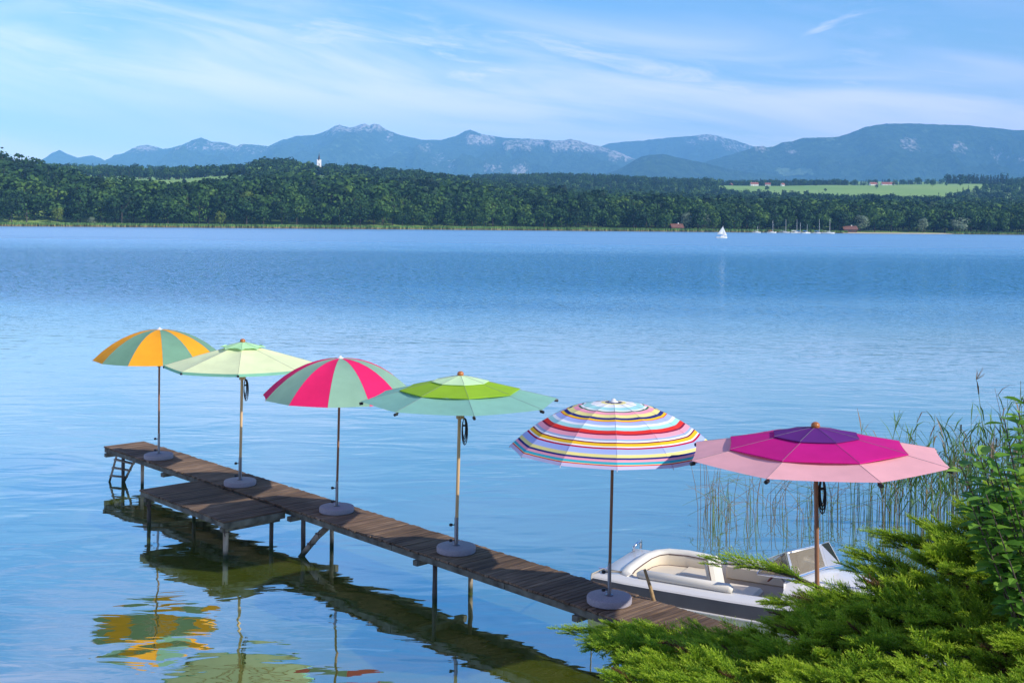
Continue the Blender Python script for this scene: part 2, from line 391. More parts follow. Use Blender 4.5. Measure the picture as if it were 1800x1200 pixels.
def mountain_material():
    m, nt, b = newmat('mountain'); N = nt.nodes.new; L = nt.links.new
    b.inputs['Roughness'].default_value = 1; b.inputs['Specular IOR Level'].default_value = 0
    geo = N('ShaderNodeNewGeometry')
    n = N('ShaderNodeTexNoise'); n.inputs['Scale'].default_value = 0.012; n.inputs['Detail'].default_value = 8; L(geo.outputs['Position'], n.inputs['Vector'])
    r = N('ShaderNodeValToRGB'); L(n.outputs[0], r.inputs[0]); e = r.color_ramp.elements
    e[0].position = .38; e[0].color = (0.018, 0.038, 0.018, 1); e[1].position = .66; e[1].color = (0.06, 0.10, 0.04, 1)
    at = N('ShaderNodeAttribute'); at.attribute_name = 'rock'
    mpg = N('ShaderNodeMapping'); mpg.inputs['Scale'].default_value = (0.022, 0.010, 0.012); L(geo.outputs['Position'], mpg.inputs[0])
    n2 = N('ShaderNodeTexNoise'); n2.inputs['Scale'].default_value = 1.0; n2.inputs['Detail'].default_value = 7; n2.inputs['Roughness'].default_value = .65; L(mpg.outputs[0], n2.inputs['Vector'])
    n3 = N('ShaderNodeMath'); n3.operation = 'MULTIPLY_ADD'; L(n2.outputs[0], n3.inputs[0]); n3.inputs[1].default_value = 2.6; n3.inputs[2].default_value = -1.3
    ad = N('ShaderNodeMath'); ad.operation = 'ADD'; L(at.outputs['Fac'], ad.inputs[0]); L(n3.outputs[0], ad.inputs[1])
    mr = N('ShaderNodeMapRange'); L(ad.outputs[0], mr.inputs[0]); mr.inputs[1].default_value = .45; mr.inputs[2].default_value = .95
    mx = N('ShaderNodeMix'); mx.data_type = 'RGBA'; L(mr.outputs[0], mx.inputs[0]); L(r.outputs[0], mx.inputs[6]); mx.inputs[7].default_value = (0.78, 0.65, 0.58, 1)
    a2 = N('ShaderNodeAttribute'); a2.attribute_name = 'alp'
    ad2 = N('ShaderNodeMath'); ad2.operation = 'ADD'; L(a2.outputs['Fac'], ad2.inputs[0]); L(n.outputs[0], ad2.inputs[1])
    mr2 = N('ShaderNodeMapRange'); L(ad2.outputs[0], mr2.inputs[0]); mr2.inputs[1].default_value = .95; mr2.inputs[2].default_value = 1.15
    mx2 = N('ShaderNodeMix'); mx2.data_type = 'RGBA'; L(mr2.outputs[0], mx2.inputs[0]); L(mx.outputs[2], mx2.inputs[6]); mx2.inputs[7].default_value = (0.22, 0.30, 0.14, 1)
    L(mx2.outputs[2], b.inputs['Base Color'])
    bp = N('ShaderNodeBump'); bp.inputs['Strength'].default_value = 1.0; bp.inputs['Distance'].default_value = 200
    L(n2.outputs[0], bp.inputs['Height']); L(bp.outputs[0], b.inputs['Normal'])
    return m
M_mtn = mountain_material()
def mountain(name, crest, d, depth, base_y, rocks=(), alps=(), rough=1.0, seed=0):
    xs0 = [c[0] for c in crest]; ys0 = [c[1] for c in crest]
    xs = np.arange(xs0[0], xs0[-1]+.1, 2.5); nv = 46
    V = []; rock = []; alp = []
    for x in xs:
        y = float(np.interp(x, xs0, ys0)); y += 0.9*rough*mnoise.fractal(Vector((x*.09, seed, 0)), 0.8, 2.2, 4)
        zc = max(PD(x, y, d).z, 2.0)
        for j in range(nv+6):
            t = j/nv                                     # 0 foot .. 1 crest, beyond: the back
            dd = d - depth*(1-t)
            X = (x-CX)/F*(d - depth*(1-t)*0.55)
            if t <= 1:
                g = mnoise.ridged_multi_fractal(Vector((X*.0009+seed*7, dd*.00045, seed)), 0.9, 2.1, 5, 1.0, 2.0)
                prof = 0.62*t + 0.38*t**2.6
                amp = min(1, t*3)*min(1, (1-t)*5)
                z = zc*prof + amp*(g-1.1)*zc*0.26*rough
                ypx = CY + (x-CX)*math.tan(ROLL) - (z-H)/dd*F
            else:
                z = zc*(1-(t-1)*5); ypx = y
            V.append((X, dd, max(z, -1.0)))
            rv = 0.0; av = 0.0
            for (x0, y0, x1, y1, w) in rocks:
                dx = max(x0-x, 0, x-x1); dy = max(y0-ypx, 0, ypx-y1)
                q = max(0, 1-math.hypot(dx/9, dy/7))*w; rv = max(rv, q)
            for (x0, y0, x1, y1, w) in alps:
                dx = max(x0-x, 0, x-x1); dy = max(y0-ypx, 0, ypx-y1)
                q = max(0, 1-math.hypot(dx/14, dy/8))*w; av = max(av, q)
            rock.append(rv); alp.append(av)
    n = len(xs); k = nv+6
    idx = np.arange(n*k).reshape(n, k)
    Fc = np.stack([idx[:-1, :-1], idx[1:, :-1], idx[1:, 1:], idx[:-1, 1:]], -1).reshape(-1, 4)
    me = np_mesh(name, V, Fc, None, M_mtn, smooth=True)
    for nm, vals in (('rock', rock), ('alp', alp)):
        a = me.attributes.new(nm, 'FLOAT', 'POINT'); a.data.foreach_set('value', np.asarray(vals, np.float32))
    return tag(link(name, me), kind='structure')
mountain('mountain_range', [(-500, 290), (-200, 285), (0, 300), (60, 287), (78, 278), (90, 269), (103, 264), (118, 271), (135, 277), (150, 275), (160, 273), (175, 278), (188, 284), (205, 276), (225, 266), (240, 257), (257, 254.5), (275, 259), (285, 262), (300, 260), (310, 257), (320, 255), (335, 247), (352, 242), (370, 249), (395, 251), (415, 258), (420, 254), (440, 254), (470, 257), (490, 248), (520, 239), (550, 237.5), (565, 233), (580, 226), (588, 221), (595, 219), (602, 222), (612, 224), (622, 223), (632, 219), (640, 217.5), (647, 221), (655, 218), (665, 219), (675, 227), (700, 237), (740, 246), (775, 246), (800, 239), (815, 231), (825, 228), (845, 236), (890, 243), (930, 244), (960, 246), (985, 248), (1000, 244), (1020, 249), (1050, 257), (1063, 259), (1085, 267), (1110, 278), (1150, 290), (1250, 300), (1400, 310)],
         15800, 7000, 330,
         rocks=[(240, 256, 275, 263, .75), (335, 250, 352, 262, .5), (365, 252, 412, 262, .6), (418, 255, 425, 265, .7), (435, 255, 490, 270, .4), (560, 216, 590, 236, .5), (585, 216, 678, 229, .72), (684, 237, 688, 246, .7), (745, 255, 760, 264, .5), (770, 270, 780, 290, .4), (822, 238, 865, 252, .75), (885, 247, 930, 262, .62), (930, 245, 952, 253, .8), (965, 245, 1040, 264, .72), (1035, 253, 1065, 265, .75), (1066, 266, 1112, 280, .75), (798, 282, 805, 295, .5), (855, 288, 880, 302, .5), (902, 290, 920, 310, .7)],
         alps=[(590, 236, 650, 250, .4), (600, 262, 700, 280, .42), (705, 262, 735, 278, .4), (560, 255, 600, 268, .3)], seed=1)
mountain('mountain_range', [(980, 280), (1040, 262), (1070, 252), (1100, 249), (1130, 247), (1165, 243), (1200, 240), (1220, 239), (1240, 236), (1260, 239), (1290, 247), (1322, 257), (1345, 264), (1450, 287), (1550, 300)],
         18500, 5600, 330, rocks=[(1225, 234, 1270, 245, .7), (1265, 240, 1325, 262, .5), (1205, 247, 1215, 252, .5)], seed=2, rough=.8)
mountain('foothill', [(1010, 312), (1060, 306), (1085, 299), (1110, 284), (1125, 276), (1140, 272.5), (1165, 271), (1178, 274), (1190, 277), (1230, 285), (1280, 297), (1330, 306), (1400, 316)],
         10500, 2700, 330, seed=3, rough=.6)
mountain('mountain_range', [(1150, 315), (1180, 306), (1240, 284), (1290, 270), (1310, 264), (1325, 258), (1340, 256.5), (1347, 260), (1360, 257), (1375, 250), (1390, 249), (1410, 242.5), (1440, 242), (1470, 241), (1490, 235), (1505, 229), (1520, 223), (1540, 220), (1555, 217.5), (1580, 217.5), (1600, 217), (1650, 219), (1700, 220.5), (1730, 224), (1750, 225), (1780, 229), (1800, 229), (1850, 232), (2000, 245), (2300, 260)],
         13000, 4400, 330, rocks=[(1325, 256, 1346, 264, .6), (1378, 248, 1386, 255, .5), (1380, 263, 1392, 270, .55), (1572, 245, 1595, 262, .62), (1658, 252, 1678, 267, .62), (1718, 266, 1735, 278, .55), (1750, 277, 1766, 286, .5)],
         alps=[(1430, 242, 1470, 252, .45), (1352, 297, 1392, 306, .7), (1612, 224, 1622, 240, .35), (1490, 245, 1510, 254, .35), (1530, 305, 1650, 316, .3), (1265, 302, 1280, 306, .5)], seed=4, rough=.8)

# ------------------------------------------------------------------ trees of the far shore
rng = np.random.default_rng(7)
LEAF_STOPS = [(0.0, (0.007, 0.022, 0.009)), (0.4, (0.021, 0.062, 0.015)), (0.75, (0.055, 0.122, 0.021)), (1.0, (0.11, 0.19, 0.03))]
M_leaf = leafmat('far foliage', LEAF_STOPS, 0.2, objrand=0.0)
M_leafo = leafmat('shore foliage', LEAF_STOPS, 0.2, objrand=0.5)
M_silver = leafmat('silver willow foliage', [(0, (0.10, 0.15, 0.08)), (1, (0.28, 0.34, 0.22))], 0.25)
M_trunk = mat('grey bark', (0.07, 0.055, 0.04), 0.9, var=.4)
def leaf_quads(c, nrm, size, aspect=1.0):
    n = len(c); r = rng.normal(size=(n, 3)); a = np.cross(nrm, r); a /= np.linalg.norm(a, axis=1)[:, None]+1e-9
    b = np.cross(nrm, a); b /= np.linalg.norm(b, axis=1)[:, None]+1e-9
    s = size[:, None]; a = a*s; b = b*s*aspect
    V = np.stack([c-a-b*.35, c+b*-.9+a*.1, c+a-b*.1, c+b*.9], 1).reshape(-1, 3)
    return V, np.arange(n*4).reshape(n, 4)
def tree_arrays(kind, nleaf, leaf):
    "unit tree, height 1, base at origin -> V, quads, tint, material index"
    cs = []; ns = []; tt = []; ss = []
    if kind == 'broad':
        nl = 10; w = rng.uniform(.27, .40)
        lobes = [(np.array([0, 0, .64]), .33), (np.array([0, 0, .36]), .27)]
        for i in range(nl):
            a = rng.uniform(0, 6.28); z = rng.uniform(.3, .84); rr = w*math.sqrt(max(.05, 1-((z-.5)/.5)**2))*rng.uniform(.5, .78)
            lobes.append((np.array([math.cos(a)*rr, math.sin(a)*rr, z]), rng.uniform(.13, .24)))
        per = nleaf//len(lobes)
        for c, r in lobes:
            d = rng.normal(size=(per, 3)); d[:, 2] += .25; d /= np.linalg.norm(d, axis=1)[:, None]
            q = c + d*r*rng.uniform(.72, 1.1, (per, 1))*np.array([1, 1, .85]); q[:, 2] = np.clip(q[:, 2], .03, 1.02)
            nn = d + rng.normal(size=(per, 3))*.28; nn /= np.linalg.norm(nn, axis=1)[:, None]
            cs.append(q); ns.append(nn); tt.append(np.clip(rng.uniform(.12, .78) + rng.normal(size=per)*.10, 0, 1)); ss.append(rng.uniform(.7, 1.3, per)*leaf)
    else:
        z = 1-np.sqrt(rng.uniform(0.0, 1, nleaf))*.94; a = rng.uniform(0, 6.28, nleaf)
        tier = .75+.25*np.cos(z*44); rad = (1-z)*.21*tier*rng.uniform(.5, 1.05, nleaf)+.008
        q = np.stack([np.cos(a)*rad, np.sin(a)*rad, z-.25*rad], 1)
        nn = np.stack([np.cos(a), np.sin(a), np.full(nleaf, .9)], 1)+rng.normal(size=(nleaf, 3))*.35; nn /= np.linalg.norm(nn, axis=1)[:, None]
        cs.append(q); ns.append(nn); tt.append(np.clip(.16+rng.normal(size=nleaf)*.08, 0, 1)); ss.append(rng.uniform(.6, 1.2, nleaf)*leaf*.8)
    V, Q = leaf_quads(np.concatenate(cs), np.concatenate(ns), np.concatenate(ss))
    T = np.concatenate(tt); mi = np.zeros(len(Q), np.int32)
    # trunk and a few limbs
    tv = []; tq = []
    def limb(p0, p1, r0, r1):
        b0 = len(V)+len(tv)
        for p, r in ((p0, r0), (p1, r1)):
            for k in range(5): tv.append((p[0]+r*math.cos(k*1.2566), p[1]+r*math.sin(k*1.2566), p[2]))
        for k in range(5): tq.append((b0+k, b0+(k+1) % 5, b0+5+(k+1) % 5, b0+5+k))
    limb((0, 0, -.02), (0, 0, .8), .018, .004)
    if kind == 'broad':
        for k in range(4):
            a = rng.uniform(0, 6.28); limb((0, 0, rng.uniform(.25, .5)), (math.cos(a)*.22, math.sin(a)*.22, rng.uniform(.6, .8)), .009, .003)
    V = np.concatenate([V, np.array(tv)]); Q = np.concatenate([Q, np.array(tq)])
    return V, Q, np.concatenate([T, np.full(len(tq), .5)]), np.concatenate([mi, np.ones(len(tq), np.int32)])
def mesh_of(arr, name, mats): return np_mesh(name, arr[0], arr[1], arr[2], mats, arr[3])
broad_hi = [mesh_of(tree_arrays('broad', 720, .040), 'broadleaf_tree', [M_leafo, M_trunk]) for i in range(9)]
conif_hi = [mesh_of(tree_arrays('conif', 520, .034), 'conifer_tree', [M_leafo, M_trunk]) for i in range(3)]
willow_hi = [mesh_of(tree_arrays('broad', 620, .040), 'willow_tree', [M_silver, M_trunk]) for i in range(3)]
def put_tree(me, name, p, h, label, cat='tree', group=None, wide=1.0):
    o = link(name, me, None, p); o.scale = (h*wide, h*wide, h); o.rotation_euler = (0, 0, random.uniform(0, 6.28))
    return tag(o, label, cat, group)
random.seed(3)
SPECIAL = []
def near_special(p, r=7): return any((p-q).length < r for q in SPECIAL)
# silver willows and single trees that stand apart
WIL = [(1686, 7, 'big round silver willow standing at the water edge right of the bathing beach', 15, 1.35),
       (1622, 10, 'small round silvery willow behind the beach, left of the big silver willow', 13, 1.0),
       (1512, 14, 'pale green rounded willow beside the brown boathouse by the moored sailboats', 15, 1.1),
       (1234, 16, 'pale silvery willow right of the lakeside hut, below the dark wood', 17, 1.0),
       (1206, 14, 'silver grey bushy willow right behind the lakeside hut', 15, 1.0),
       (163, 3, 'small silver bush at the water edge under the left wooded slope', 6, 1.3),
       (1562, 40, 'tall narrow silver green tree rising behind the bathing beach', 22, .55)]
for i, (x, off, lab, h, w) in enumerate(WIL):
    g = ground(x, off/330.); SPECIAL.append(g); put_tree(willow_hi[i % 3], 'willow_tree', g, h, lab, wide=w)
BRIGHT = [(100, 12, 11, 'bright yellow green low tree at the foot of the left wooded slope'), (318, 18, 17, 'light green tree with a yellowish top in the left shore wood'),
          (388, 9, 11, 'short yellow green tree at the water edge below the left wood'), (430, 24, 25, 'tall yellowish broadleaf tree left of the church spire on the shore'),
          (495, 20, 18, 'fresh green tree standing below the church on the shore')]
M_bright = leafmat('yellow green foliage', [(0, (0.05, 0.10, 0.015)), (1, (0.22, 0.27, 0.04))], 0.25)
bright_me = mesh_of(tree_arrays('broad', 640, .04), 'broadleaf_tree', [M_bright, M_trunk])
for x, off, h, lab in BRIGHT:
    g = ground(x, off/330.); SPECIAL.append(g); put_tree(bright_me, 'broadleaf_tree', g, h, lab, wide=.85)
G_T = 'broadleaf trees along the far shore'
n_ind = 0
for row, (off, step, h0, h1) in enumerate(((9, 14, 13, 21), (22, 13.5, 19, 26), (40, 14, 22, 29), (60, 15, 22, 30))):
    x = -60.0
    while x < 1860 and n_ind < 292:
        d = d0(x)+off; x += step*random.uniform(.7, 1.3)*F/d
        if 1500 < x < 1660 and row == 0: continue
        g = ground(x, (off+random.uniform(-4, 6))/330.)
        if near_special(g, 6): continue
        con = (x < 130 and random.random() < .25)
        put_tree(random.choice(conif_hi if con else broad_hi), 'conifer_tree' if con else 'broadleaf_tree', g, random.uniform(h0, h1)*(1.12 if x < 700 else .93),
                 'dark conifer among the broadleaf trees at the left end of the far shore' if con else 'dark green leafy tree in the dense wood lining the far shore',
                 'tree', 'conifers at the left end of the shore wood' if con else G_T, random.uniform(.95, 1.3)); n_ind += 1
# field trees on the meadows
for x, s_, h, lab in ((1612, 2.93, 21, 'large round dark tree standing alone on the green meadow'), (1638, 2.72, 17, 'smaller round tree on the meadow right of the large lone tree'),
                      (1249, 2.97, 16, 'round tree on the ridge left of the farmhouses'), (1630, 2.98, 12, 'bushy tree on the meadow edge between the two lone trees')):
    put_tree(broad_hi[2], 'broadleaf_tree', ground(x, s_), h, lab, wide=1.1)
# the mass of woods behind
def wood(name, plan, seed):
    lo_b = [tree_arrays('broad', 200, .068) for i in range(7)]; lo_c = [tree_arrays('conif', 110, .055) for i in range(4)]
    Vs = []; Qs = []; Ts = []; Ms = []; base = 0; r2 = random.Random(seed)
    for (x, s_, h, con) in plan:
        V, Q, T, mi = r2.choice(lo_c if con else lo_b); g = ground(x, s_); a = r2.uniform(0, 6.28); c, s2 = math.cos(a), math.sin(a)
        w = h*r2.uniform(.9, 1.35)*(1.0 if not con else 1.15)
        W_ = np.stack([(V[:, 0]*c-V[:, 1]*s2)*w+g.x, (V[:, 0]*s2+V[:, 1]*c)*w+g.y, V[:, 2]*h+g.z-.3], 1)
        Vs.append(W_); Qs.append(Q+base); base += len(V); Ts.append(np.clip(T + r2.uniform(-.28, .26), 0, 1)); Ms.append(mi)
    me = np_mesh(name, np.concatenate(Vs), np.concatenate(Qs), np.concatenate(Ts), [M_leaf, M_trunk], np.concatenate(Ms))
    return tag(link(name, me), kind='stuff', label='dense mixed woods covering the hills behind the far shore', cat='woods')
def plan_woods():
    pl = []; r2 = random.Random(11)
    def fill(x0, x1, s0, s1, sp, h0, h1, con, dens=1.0):
        s_ = s0
        cs1 = s1 if callable(s1) else (lambda x, v=s1: v)
        while s_ < (2.9 if callable(s1) else s1):
            k = min(int(s_), 3); dl = layer_d(k+1, (x0+x1)/2)-layer_d(k, (x0+x1)/2); x = x0
            while x < x1:
                d = ground(x, s_).y; x += sp*r2.uniform(.7, 1.3)*F/d
                ss = s_ + r2.uniform(-.5, .5)*sp/dl
                if r2.random() > dens or ss < s0-.02 or ss > cs1(x)+.03: continue
                if 550 < x < 571 and 1.3 < ss < 2.0: continue
                cc = r2.random() < (con(x) if callable(con) else con)
                pl.append((x, max(ss, .02), r2.uniform(h0, h1)*(1.1 if cc else 1), cc))
            s_ += sp/dl
    fill(-260, 2050, .22, 1.0, 14, 19, 29, lambda x: .45 if x < 160 else (.10 if x < 1000 else .18))
    fill(-260, 120, 1.0, 1.18, 13, 15, 22, .35); fill(300, 2050, 1.0, 1.15, 13, 14, 20, .2)
    fill(420, 800, 1.18, 2.0, 17, 16, 22, .3); fill(800, 1800, 1.18, 2.0, 17, 15, 21, .35); fill(1800, 2050, 1.18, 2.0, 20, 15, 21, .4)
    fill(-260, 420, 1.9, 2.06, 13, 14, 22, .2, .8); fill(420, 800, 2.0, 2.12, 14, 15, 22, .2)
    fill(440, 500, 1.9, 2.06, 12, 20, 27, .2)
    fill(820, 1240, 2.0, 3.0, 22, 16, 22, .5); fill(1240, 1720, 2.0, lambda x: float(np.interp(x, [1240, 1290, 1400, 1500, 1570, 1630, 1720], [2.62, 2.42, 2.32, 2.18, 2.05, 2.0, 2.1])), 18, 13, 20, .45)
    fill(1250, 1720, 2.5, 2.95, 60, 8, 15, .1, .10)
    fill(1630, 1820, 2.25, lambda x: float(np.interp(x, [1630, 1700, 1740, 1820], [2.25, 2.5, 2.62, 2.75])), 20, 14, 20, .6, .75); fill(1820, 2050, 2.0, 3.0, 30, 16, 22, .5)
    fill(-260, 800, 2.95, 3.05, 18, 16, 24, .3, .75); fill(800, 1250, 3.0, 3.3, 24, 16, 24, .5)
    fill(1255, 1475, 3.02, 3.35, 20, 16, 24, .7); fill(1655, 1760, 3.0, 3.08, 16, 22, 32, .9); fill(1475, 1660, 3.35, 3.5, 24, 14, 20, .6, .8)
    fill(1760, 2050, 3.0, 3.2, 22, 16, 24, .6)
    return pl
PLAN = plan_woods()
wood('woodland', PLAN, 5)

# reed belt along the far shore: real stalks in a ragged band, tan foot, green head
def shore_reeds():
    b = MB(); r2 = random.Random(2)
    for x in range(-300, 2101, 1):
        for k in range(5):
            xx = x + r2.random(); g = ground(xx, 0); off = r2.uniform(-5, 5)
            if 1488 < xx < 1665: continue
            h = r2.uniform(2.4, 3.2)*(1.0 if xx < 1450 else .8); w = r2.uniform(.25, .5); ph = r2.uniform(0, 6)
            p = Vector((g.x, g.y+off, 0)); a = Vector((math.cos(ph), math.sin(ph), 0))*w
            mid = r2.uniform(.25, .45)
            b.add([p-a, p+a, p+a*.9+Vector((0, 0, h*mid)), p-a*.9+Vector((0, 0, h*mid))], [(0, 1, 2, 3)], 0)
            b.add([p-a*.9+Vector((0, 0, h*mid)), p+a*.9+Vector((0, 0, h*mid)), p+Vector((r2.uniform(-.3, .3), 0, h))], [(0, 1, 2)], 1)
    m0 = mat('dry reed stalks', (0.24, 0.18, 0.085), .9, var=.3, vscale=.05); m1 = mat('green reed leaves', (0.10, 0.19, 0.04), .9, var=.3, vscale=.05)
    return tag(b.build('shore_reeds', [m0, m1]), 'belt of green reeds with tan stalks along the far shore', 'reeds', kind='stuff')
shore_reeds()

# ------------------------------------------------------------------ buildings across the lake
M_wwall = mat('white render', (0.78, 0.76, 0.72), .8, var=.05)
M_slate = mat('dark spire slate', (0.05, 0.05, 0.06), .6, var=.3, vscale=2)
M_redroof = mat('red roof tiles', (0.30, 0.10, 0.07), .8, var=.2, vscale=1)
M_brroof = mat('brown roof', (0.16, 0.07, 0.05), .8, var=.3, vscale=1)
M_dkwood = mat('dark plank wall', (0.07, 0.04, 0.03), .8, var=.3, vscale=1)
M_win = mat('dark window', (0.03, 0.035, 0.045), .2)
M_gold = mat('gilded ball', (0.7, 0.45, 0.1), .3, .9)
def church():
    d = 1980.0; base = PD(560.5, 312, d); top = PD(560.5, 269, d).z-base.z; wall_h = PD(560, 285, d).z-base.z; w = 7.0
    t = empty('church_tower', base, 'slender white church tower with a dark pointed spire above the trees', 'church', rz=R(14))
    b = MB(); b.box((0, 0, wall_h/2), (w, w, wall_h)); b.box((0, 0, wall_h*.62), (w+.5, w+.5, .5))
    for k in range(4):                                     # steep gables under the spire
        ro = Matrix.Rotation(k*math.pi/2, 3, 'Z')
        b.add([ro @ Vector(q) for q in ((-w/2, -w/2, wall_h), (w/2, -w/2, wall_h), (0, -w/2, wall_h+4.4), (0, 0, wall_h+4.4))], [(0, 1, 2), (0, 2, 3), (1, 3, 2)])
    b.build('wall', M_wwall, t)
    s = MB(); q = w*.40; ring = [(q*math.cos(k*math.pi/4), q*math.sin(k*math.pi/4), wall_h+1.2) for k in range(8)]
    s.add(ring+[(0, 0, top)], [(k, (k+1) % 8, 8) for k in range(8)]); s.build('spire', M_slate, t)
    c = MB(); c.lathe([(0.02, -.4), (.4, -.2), (.42, .1), (.05, .5), (.05, 1.6)], 10, 0, c=(0, 0, top)); c.build('finial', M_gold, t)
    for (sx, sy, rz) in ((0, -1, 0), (1, 0, 90), (-1, 0, 90)):
        f = MB(); ro = Matrix.Rotation(R(rz), 3, 'Z')
        f.box((sx*(w/2+.02), sy*(w/2+.02), wall_h*.84), (1.3, .12, 2.6), rot=ro); f.build('window', M_win, t)
church()
def house(name, x, s_, L_, Wd, hw, hr, rz, label, cat, wallm, roofm, group=None, loc=None):
    g = loc or ground(x, s_); t = empty(name, g, label, cat, group, R(rz))
    b = MB(); b.box((0, 0, hw/2-.5), (L_, Wd, hw+1))
    b.add([(-L_/2, -Wd/2, hw), (-L_/2, Wd/2, hw), (-L_/2, 0, hw+hr)], [(0, 2, 1)]); b.add([(L_/2, -Wd/2, hw), (L_/2, Wd/2, hw), (L_/2, 0, hw+hr)], [(0, 1, 2)])
    b.build('wall', wallm, t)
    r = MB(); o = .8; th = .3
    for sg in (-1, 1):
        e = hr*o/(Wd/2)
        a = [(-L_/2-o, sg*(Wd/2+o), hw-e+.05), (L_/2+o, sg*(Wd/2+o), hw-e+.05), (L_/2+o, 0, hw+hr+.05), (-L_/2-o, 0, hw+hr+.05)]
        r.add(a+[(p[0], p[1], p[2]+th) for p in a], [(0, 1, 2, 3), (4, 5, 6, 7), (0, 1, 5, 4), (1, 2, 6, 5), (3, 0, 4, 7)])
    rf = r.build('roof', roofm, t)
    c = MB(); c.box((L_*.2, .9, hw+hr), (.8, .8, 2.2)); c.build('chimney', M_wwall, rf)
    for k in range(3):
        for z_ in ((hw*.3, hw*.75) if hw > 4 else (hw*.5,)):
            w = MB(); w.box((-L_*.3+k*L_*.3, -Wd/2-.03, z_), (1.2, .1, 1.3)); w.build('window', M_win, t)
    return t
GF = 'farmhouses on the meadow ridge'
house('farmhouse', 1325, 2.98, 19, 11, 5.5, 4, 5, 'long white farmhouse with a red roof, largest of the left farm group', 'house', M_wwall, M_redroof, GF)
house('farmhouse', 1349, 2.99, 13, 9, 5, 3.6, -12, 'white house with red roof, right of the largest left farmhouse', 'house', M_wwall, M_redroof, GF)
house('farmhouse', 1375, 2.975, 8, 7, 4, 3, 20, 'small red roofed house alone at the right of the left farm group', 'house', M_wwall, M_redroof, GF)
house('farmhouse', 1284, 2.95, 9, 8, 3.4, 3.2, 60, 'small reddish barn at the far left of the farm group', 'barn', M_dkwood, M_redroof, GF)
house('farmhouse', 1534, 2.985, 18, 11, 4, 4.2, 10, 'white walled farmhouse with red roof left of the long red barn', 'house', M_wwall, M_redroof, GF)
house('farm_barn', 1560, 2.99, 32, 13, 3.6, 4.6, 0, 'very long low barn with a red roof on the meadow ridge', 'barn', M_wwall, M_redroof)
house('lakeside_hut', 1189, .035, 9, 6, 2.6, 2.4, 12, 'dark wooden hut with brown roof at the water edge left of the sailing boat', 'hut', M_dkwood, M_brroof)
house('boathouse', 1493, .03, 11, 6, 2.6, 2.2, 5, 'brown boathouse at the left end of the bathing beach', 'boathouse', M_dkwood, M_brroof)
def beach():
    rows = []
    for k, (off, z) in enumerate(((-9, -.1), (-4, .35), (6, .75), (13, .8))):
        rows.append([tuple(Vector((ground(x, 0).x, ground(x, 0).y+off, z))) for x in range(1478, 1676, 6)])
    b = MB(); b.grid(rows)
    return tag(b.build('beach', mat('pale sand', (0.55, 0.45, 0.30), .9, var=.2, vscale=.3)), kind='structure')
beach()

# ------------------------------------------------------------------ boats on the lake
M_hullw = mat('white gelcoat', (0.62, 0.61, 0.60), .25, spec=.5, var=.03, vscale=2)
M_sail = mat('white sail', (0.66, 0.66, 0.65), .8, trans=.2)
M_alu = mat('mast aluminium', (0.62, 0.62, 0.62), .4, .3)
M_blue = mat('blue tarpaulin', (0.05, 0.16, 0.42), .7)
M_red = mat('red antifoul', (0.30, 0.07, 0.06), .5)
def hull_rows(L_, B, h, n=14):
    rows = []
    for i in range(n):
        t = i/(n-1); hb = B/2*(math.sin(min(1, (1-t)*1.5+.02)*math.pi/2)**.8)*(.75+.25*min(1, t*3)); x = -L_/2+L_*t; sh = h*(1+.25*t*t)
        rows.append([(x, -hb, sh), (x, -hb*.92, sh*.35), (x, -hb*.5, -.25), (x, hb*.5, -.25), (x, hb*.92, sh*.35), (x, hb, sh), (x, 0, sh+.08)])
    return rows
def sailboat(loc, L_, mast, rz, label, sails=False, cover=None, group=None):
    t = empty('sailboat', loc, label, 'sailboat', group, R(rz))
    b = MB(); b.grid(hull_rows(L_, L_*.32, L_*.10), closed=True); rr = hull_rows(L_, L_*.32, L_*.1); b.add(rr[0], [tuple(range(7))])
    b.build('hull', M_hullw, t, smooth=False)
    c = MB(); c.box((L_*.05, 0, L_*.10+.22), (L_*.35, L_*.18, .42), bev=.1); c.build('cabin', M_hullw, t)
    m = MB(); m.tube([(L_*.12, 0, L_*.1), (L_*.12, 0, mast)], [.12, .08], 6)
    m.tube([(L_*.12, 0, L_*.1+1), (-L_*.4, 0, L_*.1+1.1)], .10, 6); m.build('mast', M_alu, t)
    if sails:
        s = MB(); x0 = L_*.11; n = 8
        rows = [[(x0 - (L_*.5)*(1-k/n)*f, -.5*math.sin(f*math.pi)*(1-k/n)*.9, L_*.1+1.2+(mast-L_*.1-1.4)*k/n) for f in (0, .33, .66, 1)] for k in range(n+1)]
        s.grid(rows); s.build('sail', M_sail, t, smooth=True)
        s = MB(); rows = [[(L_*.13+(L_*.36)*(1-k/n)*f, -.45*math.sin(f*math.pi)*(1-k/n), L_*.1+.5+(mast*.82-L_*.1)*k/n) for f in (0, .5, 1)] for k in range(n+1)]
        s.grid(rows); s.build('sail', M_sail, t, smooth=True)
    if cover:
        k = MB(); k.tube([(L_*.1, 0, L_*.1+1.05), (-L_*.15, 0, L_*.1+1.2), (-L_*.4, 0, L_*.1+1.1)], [.22, .3, .2], 6); k.build('sail_cover', cover, t)
    return t
sailboat(P(1268.5, 418.5, 0), 4.8, 5.1, 8, 'small boat under full white sail out on the open lake', sails=True)
GM = 'sailboats moored by the far shore'
